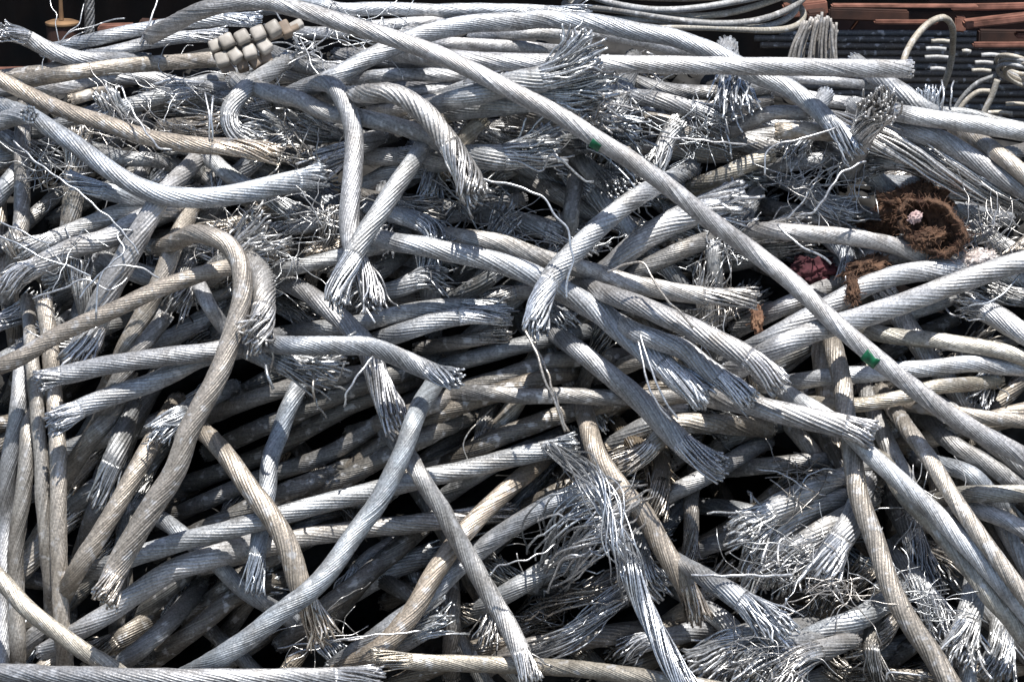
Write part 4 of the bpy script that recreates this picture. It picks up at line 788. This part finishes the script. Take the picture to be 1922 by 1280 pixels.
pick = list(range(len(FILL)))
rng.shuffle(pick)
pick = [q for q in pick if q < NLONG] + [q for q in pick if q >= NLONG]
r2 = np.random.default_rng(21)
def filler(q):
    px = FILL[q]
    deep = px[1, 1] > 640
    ends = r2.choice(['o,o', 'o,f50', 'o,b70', 'f45,o'], p=[.5, .2, .15, .15] if deep else [.25, .25, .3, .2])
    if 'b' in ends or 'f' in ends:
        w = (float(r2.uniform(30, 36)), float(r2.uniform(38, 52)))
        if ends.startswith('f'): w = w[::-1]
    else: w = float(r2.uniform(30, 38))
    if q >= NLONG: ends = r2.choice(['o,b60', 'o,f45', 'o,b75']); w = (float(r2.uniform(28, 36)), float(r2.uniform(36, 52)))
    tn = r2.choice(['n' if deep else 'd', 'g', 't', 'b', 'w'], p=[.65, .1, .15, .1, 0] if deep else [.3, .25, .1, .25, .1])  # deep fillers take a darker tint that adds to the shade
    sp = dict(pri=10 + (q % 10) * .1, w=w, pts=px, ends=ends.split(','), tint=tn, label=FILL_LABELS.get(q, "grey cable half buried among the others deep in the heap"), cat='cable', name=None,
              N=int(r2.choice([13, 15, 18])), loose=None, group='half buried cables', lift=(0, 0), pitch=14, mess=.42, spread=.36, n=34, stiff=1.3, embed=.35, fill=q)
    if FILL_LABELS and q not in FILL_LABELS:
        drop(catmull(px, 5.0), np.full(len(catmull(px, 5.0)), float(np.mean(w))), stiff=1.3, embed=.35); return
    oo = make(sp, 1000 + q)
    oo['fill'] = int(q)

for q in pick:
    if q < NLONG: filler(q)
# ------------------------------------------------------------------ traced cables, wires and tangles in stacking order
JOBS = [(s['pri'], 0, k, s) for k, s in enumerate(SPECS)] + [(t[0], 1, k, t) for k, t in enumerate(WSP)] + [(t[0], 2, k, t) for k, t in enumerate(TSP)]
JOBS += [(56.5 + (q % 7) * .2, 3, q, None) for q in pick if q >= NLONG]
JOBS.sort(key=lambda j: (j[0], j[1], j[2]))
HERO = None
for pri, typ, k, s in JOBS:
    if typ == 0:
        s['embed'] = .55 if s['pri'] < 70 else .75
        o = make(s, k)
        if s['pri'] == 100: HERO = (o, s)
    elif typ == 3: filler(k)
    elif typ == 1:
        _, pts, label, w, bright = s
        px = catmull(parse(pts), 5.0)
        g = np.random.default_rng(500 + k)
        n = len(px); ss = np.arange(n) * 5.0
        px = px + np.stack([sum(a * np.sin(ss / l * 6.28 + p) for a, l, p in zip(g.normal(0, .9, 3), (38, 70, 120), g.uniform(0, 6.28, 3))) for _ in (0, 1)], 1)
        h = drop(px, np.full(n, w), stiff=.25, write=False, embed=1.0) + .004 + .012 * np.sin(np.linspace(0, math.pi, n))
        P = at(px[:, 0], px[:, 1], h)
        V, Q, G = tubes(P[None], w / 2 * mpp(P).mean(), 7)
        c = tint_of('w' if bright else 't')
        tag(build('loose_wire', V, Q, G, M_WIRE, None, True, c), label, 'wire', 'single stray wires')
    else:
        _, cx, cy, rx, ry, n, label, w, tint = s
        g = np.random.default_rng(900 + k)
        Vs, Qs, Gs, off = [], [], [], 0
        for q in range(n):
            r_, th = math.sqrt(g.uniform(0, 1)), g.uniform(0, 6.28)
            x, y = cx + .8 * rx * r_ * math.cos(th), cy + .8 * ry * r_ * math.sin(th)
            K = int(g.integers(5, 9)); a = math.atan2(cy - y, cx - x) + g.normal(0, .8); stepl = g.uniform(9, 26)
            pts = [(x, y)]
            for _ in range(K):
                a += g.normal(0, .28) + (g.uniform() < .18) * g.normal(0, 1.2); x += math.cos(a) * stepl; y += math.sin(a) * stepl * .8; pts.append((x, y))
            px = catmull(pts, 4.0); m = len(px)
            h = drop(px, np.full(m, w), stiff=.5, write=False, embed=1.0) + np.abs(np.sin(np.linspace(0, 3.14 * g.uniform(.5, 2), m))) * g.uniform(0, .03)
            P = at(px[:, 0], px[:, 1], h)
            V, Q, G = tubes(P[None], w / 2 * g.uniform(.8, 1.1) * mpp(P).mean(), 5)
            Vs.append(V); Qs.append(Q + off); Gs += [gg + off for gg in G]; off += len(V)
        tag(build('wire_tangle', np.vstack(Vs), np.vstack(Qs), Gs, M_WIRE, None, True, tint_of(tint)), label, 'wire tangle')

# ------------------------------------------------------------------ green tape on the long cable
def surface_h(x, y):
    i, j = cellidx(np.array([float(x)]), np.array([float(y)])); return float(HM[i, j][0])
ho, hs = HERO
hv = np.empty(len(ho.data.vertices) * 3, np.float32); ho.data.vertices.foreach_get('co', hv); hv = hv.reshape(-1, 90, 3)
cen = hv.mean(1)
for tx, ty, k0, k1, nr in ((1126, 268, 26, 30, 3), (1633, 664, 14, 30, 4)):
    target = at(tx, ty, 0.1)
    dd = [np.linalg.norm(((c - EYE) / np.linalg.norm(c - EYE)) - (target - EYE) / np.linalg.norm(target - EYE)) for c in cen]
    i = int(np.argmin(dd))
    T, U, B = frames(cen)
    R = np.linalg.norm(hv[i] - cen[i], axis=1).max() + .0007
    # the tape wraps the cable's under side, facing the camera and down
    view = EYE - cen[i]; view /= np.linalg.norm(view)
    down = np.array([0, 0, -1.]) + .8 * view; down -= T[i] * (down @ T[i]); down /= np.linalg.norm(down)
    side = np.cross(T[i], down)
    V = []; na = 15
    half = .75 if tx < 1500 else 1.0
    for q in range(-1, 3 if tx > 1500 else 2):
        c = cen[i] + (cen[i + 1] - cen[i]) * q * .9
        for a in np.linspace(-half, half, na):
            a2 = a + .12 * math.sin(q * 2.1)
            V.append(c + R * (math.cos(a2) * down + math.sin(a2) * side))
    nq = len(V) // na
    idx = np.arange(len(V)).reshape(nq, na)
    Q = np.stack([idx[:-1, :-1], idx[1:, :-1], idx[1:, 1:], idx[:-1, 1:]], -1).reshape(-1, 4)
    tp = build('green_tape', V, Q, mat=M_TAPE, parent=ho)
    sm = tp.modifiers.new('thick', 'SOLIDIFY'); sm.thickness = .0006

# ------------------------------------------------------------------ bead string
def rounded_box(cx, half, rot, seedv):
    import bmesh
    bm = bmesh.new(); bmesh.ops.create_cube(bm, size=2.0)
    for v in bm.verts: v.co.x *= half[0]; v.co.y *= half[1]; v.co.z *= half[2]
    bmesh.ops.bevel(bm, geom=bm.edges[:], offset=min(half) * .5, segments=3, affect='EDGES', profile=.6)
    g = np.random.default_rng(seedv)
    V = np.array([v.co[:] for v in bm.verts]); V = V * (1 + g.normal(0, .01, V.shape))
    F = [[v.index for v in f.verts] for f in bm.faces]
    bm.free()
    return V @ np.asarray(rot).T + np.asarray(cx), F
bx = np.array([.94, .0, .0]); ex = at(530, 50, .2) - at(410, 108, .2); ex /= np.linalg.norm(ex)
ez = NRM - ex * (NRM @ ex); ez /= np.linalg.norm(ez); ey = np.cross(ez, ex)
Rm = np.stack([ex, ey, ez], 1)
bead_h = max(surface_h(440, 95), surface_h(480, 80), surface_h(420, 110)) * .5 + .08
root = empty('bead_string', at(460, 95, bead_h), "double row of cream ceramic beads strung at the cut tan cable's end", 'beads')
def bead(x, y, w, hgt, mat, k, lift=0.0):
    c = at(x, y, bead_h + lift); m = mpp(c)
    V, F = rounded_box((0, 0, 0), (w * .5 * m, hgt * .5 * m, hgt * .5 * m), Rm @ np.array([[math.cos(.2 * math.sin(k * 3)), -math.sin(.2 * math.sin(k * 3)), 0], [math.sin(.2 * math.sin(k * 3)), math.cos(.2 * math.sin(k * 3)), 0], [0, 0, 1]]), k)
    V = V + c - np.array(root.location)
    build('bead', V, None, F, mat, root)
for k, (x, y) in enumerate([(426, 80), (455, 73), (485, 65), (513, 56)]): bead(x, y - 1, 27, 27, M_BEAD, k, .010)
for k, (x, y) in enumerate([(417, 111), (441, 104), (469, 97), (497, 86)]): bead(x, y + 2, 26, 26, M_BEAD, 10 + k)
bead(404, 88, 22, 24, M_BEAD, 20, .0); bead(553, 50, 34, 17, M_BEAD, 21, -.01); bead(536, 56, 20, 30, M_BEADD, 22, -.01)
for k, (x, y) in enumerate([(428, 132), (455, 122), (480, 118), (500, 110)]): bead(x, y, 22, 26, M_BEADD, 30 + k, -.02)
P = at(np.array([400., 440, 480, 520, 560]), np.array([108., 92, 80, 68, 50]), np.full(5, bead_h - .004)) - np.array(root.location)
V, Q, G = tubes(P[None], .006, 8); build('cord', V, Q, G, M_BEADD, root)

# ------------------------------------------------------------------ felt, cloth and fluff
from mathutils import noise
def lump(name, cx, cy, rx, ry, rz, mat, label, cat, rough=.35, seed=1, lift=.03, rot=0.0, fibres=0, fmat=None, freq=3.0, hollow=None, level=.5, habs=None):
    hs_ = sorted(surface_h(cx + dx, cy + dy) for dx in (-rx * .5, 0, rx * .5) for dy in (-ry * .5, 0, ry * .5))
    h = hs_[int(level * 8)] + lift
    if habs is not None: h = habs
    c = at(cx, cy, h); m = mpp(c)
    import bmesh
    bm = bmesh.new(); bmesh.ops.create_icosphere(bm, subdivisions=5, radius=1)
    V = np.array([v.co[:] for v in bm.verts]); F = [[v.index for v in f.verts] for f in bm.faces]; bm.free()
    d = np.array([noise.fractal(Vector(v * freq + seed * 7.1), .9, 2.1, 5) for v in V])
    ex_, ey_ = RT, np.cross(NRM, RT); 
    S = 1 + rough * d[:, None]
    Vs = V * S
    if hollow is not None:                # press a pocket into the side facing out
        hx, hy, hr, hd = hollow
        w = np.clip(1 - ((Vs[:, 0] - hx) ** 2 + (Vs[:, 1] - hy) ** 2) / hr ** 2, 0, 1) * (Vs[:, 2] > -.1)
        Vs[:, 2] -= hd * w ** .6
    ca, sa = math.cos(rot), math.sin(rot)
    X = Vs[:, 0] * rx; Y = Vs[:, 1] * ry
    X, Y = X * ca - Y * sa, X * sa + Y * ca
    Wd = X[:, None] * m * ex_ + (-Y[:, None]) * m * (-ey_) * 1.0 + (Vs[:, 2] * rz * m)[:, None] * NRM
    root = build(name, Wd, None, F, mat); root.location = c.tolist()
    tag(root, label, cat)
    if fibres:
        g = np.random.default_rng(seed)
        pick = g.integers(0, len(Wd), fibres)
        K = 7
        base = Wd[pick]; nrm = base / (np.linalg.norm(base, axis=1)[:, None] + 1e-9)
        dirv = nrm * .6 + g.normal(0, .8, base.shape); dirv /= np.linalg.norm(dirv, axis=1)[:, None]
        L = g.uniform(.004, .012, fibres)
        u = np.linspace(0, 1, K)
        crl = g.normal(0, 1, base.shape)
        Wr = base[:, None] + dirv[:, None] * (L[:, None] * u)[..., None] + crl[:, None] * (L[:, None] * .35 * np.sin(u * g.uniform(2, 6, (fibres, 1))))[..., None]
        V2, Q2, _ = tubes(Wr, .00042, 4, caps=False)
        build('fibres', V2, Q2, None, fmat or mat, root)['kind'] = 'stuff'
    return root, c, m
lump('felt_wad', 1712, 384, 58, 34, 30, M_FELT, "shaggy brown felt wad curled like a bird's nest among the right-hand cables", 'felt', .6, 2, .045, .12, 1300, M_FIBRE, 2.6, None, .9)
r_, c_, m_ = lump('felt_flap', 1640, 425, 44, 13, 14, M_FELT, "brown fibrous flap trailing from the felt nest over the smooth cable", 'felt', .5, 5, .02, -.1, 160, M_FIBRE, 3)
# a torn felt cup opening towards the viewer: a curled lip and the dark bowl behind it
hcup = max(surface_h(x_, y_) for x_ in (1690, 1720, 1750, 1780, 1800) for y_ in (390, 420, 450, 470)) + .03
a = np.linspace(0, 2 * math.pi, 72, endpoint=False); gcup = np.random.default_rng(8)
lip = 1 + .05 * np.sin(a * 5 + 1) + .035 * np.sin(a * 11) + .02 * gcup.normal(0, 1, 72)
prof_ = [(1.10, -.055), (1.13, -.03), (1.10, -.006), (1.0, .006), (.90, -.004), (.82, -.02), (.7, -.034), (.4, -.042), (.05, -.044)]
V = []
for k_, dz in prof_:
    px_ = 1750 + 58 * np.cos(a) * lip * k_ + 8 * np.sin(a); py_ = 426 + 48 * np.sin(a) * lip * k_ + 12 * np.cos(a)
    V.append(at(px_, py_, hcup + dz + .016 * np.sin(a + 2.2) + gcup.normal(0, .0012, 72)))
idx = np.arange(len(V) * 72).reshape(len(V), 72); nxt = np.roll(idx, -1, 1)
Q = np.stack([idx[:-1], nxt[:-1], nxt[1:], idx[1:]], -1).reshape(-1, 4); V = np.concatenate(V)
rim_o = build('felt_cup', V, Q, [idx[-1]], M_FELT); tag(rim_o, "torn brown felt cup with curled lip and dark hollow above the smooth cable", 'felt')
K = 900; pick = gcup.integers(0, 72 * 6, K); base = V[pick]; dirv = gcup.normal(0, 1, base.shape); L = gcup.uniform(.004, .014, K); u = np.linspace(0, 1, 5)
V2, Q2, _ = tubes(base[:, None] + dirv[:, None] * (L[:, None] * u * .6)[..., None], .0004, 4, caps=False)
build('fibres', V2, Q2, None, M_FIBRE, rim_o)['kind'] = 'stuff'
lump('pink_fluff', 1718, 408, 13, 10, 9, M_PINK, "small pinkish fluff ball inside the felt nest", 'fluff', .5, 9, .0, .6, 0, M_PINK, 3, None, .9, hcup + .006)
lump('felt_crumb', 1742, 446, 30, 15, 14, M_FELT, "crumbly olive-brown fibre wad lying inside the felt cup", 'felt', .6, 23, .0, .3, 300, M_FIBRE, 2.6, None, .9, hcup - .012)
lump('white_fluff', 1836, 487, 30, 16, 16, M_FLUFF, "dirty white fluff with a rusty stain beside the felt nest", 'fluff', .45, 11, .025, .2, 220, M_FLUFF, 2.6, None, .85)
lump('red_cloth', 1524, 508, 40, 26, 16, M_REDCLOTH, "dark red crumpled cloth beneath the diagonal cable", 'cloth', .5, 13, .03, .25, 0, None, 2.4, None, .9)
lump('felt_scrap', 1626, 502, 40, 18, 14, M_FELT, "torn brown felt scrap under the smooth cable", 'felt', .6, 15, .005, .35, 240, M_FIBRE, 2.4, None, .75)
lump('felt_strip', 1602, 546, 11, 26, 9, M_FELT, "narrow brown strip hanging by the small hollow-mouthed stub", 'felt', .5, 16, .015, .1, 60, M_FIBRE, 3, None, .8)
lump('brown_scrap', 1421, 600, 11, 28, 12, M_FIBRE, "small orange-brown scrap wedged beside the diagonal cable", 'scrap', .4, 17, .0, 0, 40, M_FIBRE, 3)
lump('torn_board', 1700, 553, 70, 13, 12, M_CARD, "brown and white torn board strip between the two rising twisted cables", 'board', .35, 18, -.012, -.42, 0, None, 4)

# ------------------------------------------------------------------ yard behind the heap
def box(name, c, half, mat, parent=None, rotz=0.0, roty=0.0, bev=.006):
    import bmesh
    bm = bmesh.new(); bmesh.ops.create_cube(bm, size=2.0)
    for v in bm.verts: v.co.x *= half[0]; v.co.y *= half[1]; v.co.z *= half[2]
    if bev: bmesh.ops.bevel(bm, geom=bm.edges[:], offset=bev, segments=2, affect='EDGES')
    me = bpy.data.meshes.new(name); bm.to_mesh(me); bm.free(); me.materials.append(mat)
    o = bpy.data.objects.new(name, me); col.objects.link(o); o.location = [float(v) for v in c]; o.rotation_euler = (0, roty, rotz)
    if parent: put(parent, o)
    return o
shade_shelter = empty('shade_shelter', (0, 5.2, 0), "dark rust-brown backdrop wall under an added unseen slab that shades the yard", 'shade_shelter')
# corrugated back wall, added as a dark backdrop
n_ = 400; xs = np.linspace(-9, 9, n_); yy = 5.2 + .03 * np.sin(xs * 40)
V = np.concatenate([np.stack([xs, yy, np.zeros(n_)], 1), np.stack([xs, yy, np.full(n_, 4.0)], 1)]) - np.array([0, 5.2, 0])
Q = np.stack([np.arange(n_ - 1), np.arange(1, n_), np.arange(n_ + 1, 2 * n_), np.arange(n_, 2 * n_ - 1)], 1)
build('wall', V, Q, mat=M_WALL, parent=shade_shelter)
box('shade_slab', (0, 4.0, 2.65), (9, 2.0, .03), M_WALL, shade_shelter, bev=0)  # out-of-view slab added to shade the background

def tube_obj(name, pxy, Y, wpx, mat, label, cat, tint='g', parent=None, sides=10, group=None):
    px = catmull(pxy, 4.0)
    Yv = np.asarray(Y, float)
    Yv = np.interp(np.linspace(0, 1, len(px)), np.linspace(0, 1, len(Yv)), Yv) if Yv.ndim else np.full(len(px), float(Yv))
    P = at_y(px[:, 0], px[:, 1], Yv)
    V, Q, G = tubes(P[None], wpx / 2 * mpp(P).mean(), sides)
    o = build(name, V, Q, G, mat, parent, True, tint_of(tint))
    if label: tag(o, label, cat, group)
    return o
def beam(x0, y0, x1, y1, Y, hpx, mat, label, name='steel_beam', depth=.025):
    a_, b_ = at_y(x0, y0, Y), at_y(x1, y1, Y); c = (a_ + b_) / 2; d = b_ - a_; L = np.linalg.norm(d)
    o = box(name, c, (L / 2, depth, hpx / 2 * mpp(c)), mat, None, 0, -math.atan2(d[2], d[0]), .004)
    tag(o, label, 'beam')
    return o
beam(1470, 22, 1552, 12, 2.3, 26, M_RUST, "short red-oxide beam end beside the big coil")
beam(1515, 36, 1550, 32, 2.22, 28, M_RUSTD, "stubby red-brown steel bracket under the short beam end", 'steel_bracket', .03)
beam(1560, 11, 1835, 12, 2.25, 5, M_RUST, "thin pale-edged steel rail across the top of the yard", 'steel_rail', .02)
beam(1540, 38, 1960, 40, 3.0, 38, M_RUSTD, "broad dark rusted beam behind the inverted U-shaped cable")
beam(1808, 46, 1980, 26, 2.3, 14, M_RUST, "reddish beam slanting in at the top right corner")
beam(1790, 44, 1812, 46, 2.5, 28, M_RUST, "small red-oxide bracket next to the inverted U-shaped cable", 'steel_bracket', .02)
beam(1835, 70, 1985, 72, 2.5, 30, M_RUSTD, "dark rusted beam below the reddish corner beam")
beam(1905, 66, 1975, 66, 2.32, 10, M_RUST, "red steel stub at the right border under the dark beam", 'steel_stub', .02)
beam(1596, 58, 1628, 16, 2.4, 6, M_RUST, "thin slanting rusty strip right of the grey upright wires", 'steel_strip', .004)
beam(1740, 2, 1985, 2, 2.9, 8, M_RUSTD, "dark steel edge along the top right border", 'steel_rail', .02)
beam(185, 55, 252, 53, 2.0, 15, M_RUST, "red-oxide steel block beside the hanging grey rope", 'steel_block')
beam(262, 42, 312, 44, 2.4, 10, M_RUSTD, "pinkish-brown steel piece behind the standing wire", 'steel_piece')
beam(-30, 134, 62, 132, 1.6, 8, M_RUST, "rusty rail low at the left border in the dark yard", 'steel_rail')
# ochre iron bollard with a rod
bl = empty('iron_spindle', at_y(115, 75, 1.9), "ochre rusty iron drum with a spindle rod standing in the dark yard", 'spindle')
def lathe(name, prof, c, mat, parent, seg=28):
    ang = np.arange(seg) / seg * 2 * math.pi
    V = np.concatenate([np.stack([r * np.cos(ang), r * np.sin(ang), np.full(seg, z)], 1) for r, z in prof])
    k = len(prof); idx = np.arange(k * seg).reshape(k, seg); nx_ = np.roll(idx, -1, 1)
    Q = np.stack([idx[:-1], nx_[:-1], nx_[1:], idx[1:]], -1).reshape(-1, 4)
    o = build(name, V, Q, [idx[0][::-1], idx[-1]], mat, None, False); o.location = [float(v) for v in c]; return put(parent, o)
mb = mpp(at_y(115, 75, 1.9))
lathe('drum', [(29 * mb, -60 * mb), (29 * mb, 26 * mb), (27 * mb, 28 * mb)], at_y(117, 75, 1.9), M_RUSTD, bl)
lathe('flange', [(31 * mb, 0), (32 * mb, 2 * mb), (32 * mb, 5 * mb), (24 * mb, 8 * mb)], at_y(117, 47, 1.9), M_OCHRE, bl)
lathe('rod', [(5 * mb, 0), (4 * mb, 20 * mb), (3.4 * mb, 46 * mb)], at_y(115, 38, 1.9), M_OCHRE, bl, 12)
# hanging grey rope
P = at_y(np.full(30, 168.), np.linspace(-40, 75, 30), np.full(30, 1.7)); P = resample(P, .008)
V, Q, G, _ = rope(P, np.full(len(P), 10 * mpp(P[0])), 7, np.full(len(P), .22), 60, sub=6)
tag(build('hanging_rope', V, Q, G, M_CABLE, None, True, tint_of('d')), "dark grey twisted rope hanging upright in the top left gap", 'rope')
# big coil of smooth cable
cl = empty('cable_coil', at_y(1285, -70, 2.1), "large flat coil of smooth grey cable lying at the top of the yard", 'cable coil')
cc = at_y(1285, -88, 2.1)
for k, (rx_, z_, tn) in enumerate([(225, 0, 'y'), (212, .012, 'g'), (225, .030, 'd'), (205, .045, 'y'), (224, .062, 'g'), (222, .094, 'd'), (214, .11, 'd')]):
    a = np.linspace(0, 2 * math.pi, 90); Rm_ = rx_ * mpp(cc)
    P = np.stack([cc[0] + Rm_ * np.cos(a), cc[1] + Rm_ * np.sin(a) * .98, cc[2] - .14 + z_ + .012 * np.sin(a * 3 + k)], 1) - np.array(cl.location)
    V, Q, G = tubes(P[None], .0078, 9); build('winding', V, Q, None, M_COIL, cl, True, tint_of(tn))
P = None
# upright bundle of stiff wires
g = np.random.default_rng(33)
b0 = at_y(1525, 125, 1.5)
root = empty('upright_wire_bundle', b0, "sheaf of stiff pale wires standing upright behind the square-cut cable", 'wire bundle')
Wr = []
for q in range(46):
    x0 = g.uniform(1470, 1580); x1 = 1540 + (x0 - 1525) * .62 + g.normal(0, 5); y1 = 18 + abs(x1 - 1540) * .7 + g.uniform(0, 18)
    p = catmull([(x0, 150), ((x0 + x1) / 2 - 3, 85), (x1, y1)], 6.0); p = resample(p, 1, 16)
    Wr.append(at_y(p[:, 0], p[:, 1], np.full(16, 1.5 + g.uniform(-.05, .05))))
V, Q, G = tubes(np.array(Wr) - np.array(root.location), .0032, 6); build('wires', V, Q, G, M_COIL, root, True, tint_of('g'))
# inverted U cable, thin ring coil and its tails
tube_obj('bent_cable', [(1690, 140), (1702, 98), (1725, 62), (1750, 40), (1772, 34), (1786, 48), (1788, 90), (1782, 130), (1768, 170)], [1.2, 1.25, 1.3, 1.45, 1.5], 13, M_COIL, "pale cable bent into a tall inverted U behind the square-cut end", 'cable', 'y')
rc = empty('thin_cable_coil', at_y(1900, 125, 1.9), "small hank of thin pale cable hooped at the right border of the dark yard", 'cable coil')
for k, (dx, dy, rr) in enumerate([(0, 0, 36), (8, 7, 38), (16, 14, 40), (4, 18, 38), (22, 24, 42)]):
    a = np.linspace(0, 2 * math.pi, 48)
    P = at_y(1908 + dx + rr * 1.05 * np.cos(a), 122 + dy + rr * .42 * np.sin(a) + 10 * np.cos(a), 1.9 + .12 * np.sin(a)) - np.array(rc.location)
    V, Q, G = tubes(P[None], 4.0 * mpp(at_y(1900, 120, 1.9)), 8); build('winding', V, Q, None, M_COIL, rc, True, tint_of('g' if k % 2 else 'y'))
tube_obj('cable_tail', [(1872, 150), (1862, 180), (1850, 205), (1838, 235)], 1.75, 12, M_COIL, "thick pale cable tail dropping from the small hank", 'cable', 'y')
tube_obj('cable_tail', [(1858, 172), (1838, 172), (1815, 188), (1795, 215)], 1.8, 10, M_COIL, "thin pale cable tail curving away from the small hank", 'cable', 'y')
tube_obj('cable_tail', [(1870, 142), (1835, 156), (1805, 185), (1788, 215)], 1.95, 9, M_COIL, "dark cable tail arching behind the pale ones", 'cable', 'd')
# stacked straight cables, their tint darkened to deepen the shade
r3 = np.random.default_rng(5)
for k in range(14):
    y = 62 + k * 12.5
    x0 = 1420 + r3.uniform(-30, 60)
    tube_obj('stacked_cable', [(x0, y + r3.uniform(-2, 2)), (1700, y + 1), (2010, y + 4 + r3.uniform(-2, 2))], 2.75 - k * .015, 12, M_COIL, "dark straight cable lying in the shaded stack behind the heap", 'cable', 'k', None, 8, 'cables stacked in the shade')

for k, (x0, x1, y) in enumerate([(1738, 1776, 92), (1748, 1786, 78), (1736, 1782, 108), (1806, 1822, 97), (1830, 1864, 118), (1824, 1860, 133), (1746, 1774, 130), (1888, 1930, 196), (1842, 1880, 104), (1850, 1900, 212)]):  # pale pieces stand in for sunlit dashes on the stacked cables
    tube_obj('sun_patch', [(x0, y), ((x0 + x1) / 2, y - 1), (x1, y + 1)], 2.05, 8, M_COIL, "short pale piece standing in for a sunlit patch on the dark stack", 'cable', 'y' if k % 2 else 'g', None, 8, 'stand-in sun patches on the stack')
rq = np.random.default_rng(12)
for x, y, w_, h_, Y, m__, lab in [(1630, 28, 150, 22, 2.36, M_RUSTD, "dark rusted sheet under the thin pale-edged rail"), (1700, 44, 120, 8, 2.3, M_RUST, "narrow red-oxide strip left of the inverted U-shaped cable"),
                            (1880, 86, 110, 10, 2.28, M_RUST, "rusty angle piece under the dark corner beam"), (1860, 14, 150, 12, 2.34, M_RUST, "rust-red sheet edge at the top right corner")]:
    beam(x - w_ / 2, y + rq.uniform(-3, 3), x + w_ / 2, y + rq.uniform(-3, 3), Y, h_, m__, lab, 'rusty_sheet', .012)
# ------------------------------------------------------------------ light
EL, AZ = math.radians(72), math.radians(15)
ts = Vector((math.sin(AZ) * math.cos(EL), -math.cos(AZ) * math.cos(EL), math.sin(EL)))
sd = bpy.data.lights.new('sun', 'SUN'); sd.energy = 5.0; sd.angle = math.radians(.5); sd.color = (1, .965, .91)
so = bpy.data.objects.new('sun', sd); col.objects.link(so); so.rotation_euler = ts.to_track_quat('Z', 'Y').to_euler(); so.location = (0, 0, 8)
w = bpy.data.worlds.new('World'); scene.world = w; w.use_nodes = True
nt = w.node_tree; bg = nt.nodes['Background']
sky = nt.nodes.new('ShaderNodeTexSky'); sky.sky_type = 'NISHITA'; sky.sun_disc = False
sky.sun_elevation = EL; sky.sun_rotation = math.atan2(ts.x, ts.y)
nt.links.new(sky.outputs['Color'], bg.inputs['Color']); bg.inputs['Strength'].default_value = .10
scene.view_settings.view_transform = 'Standard'; scene.view_settings.look = 'None'
scene.view_settings.exposure = 0.42; scene.view_settings.gamma = 1.0
scene.view_settings.use_curve_mapping = False
scene.cycles.max_bounces = 6; scene.cycles.diffuse_bounces = 3; scene.cycles.glossy_bounces = 3
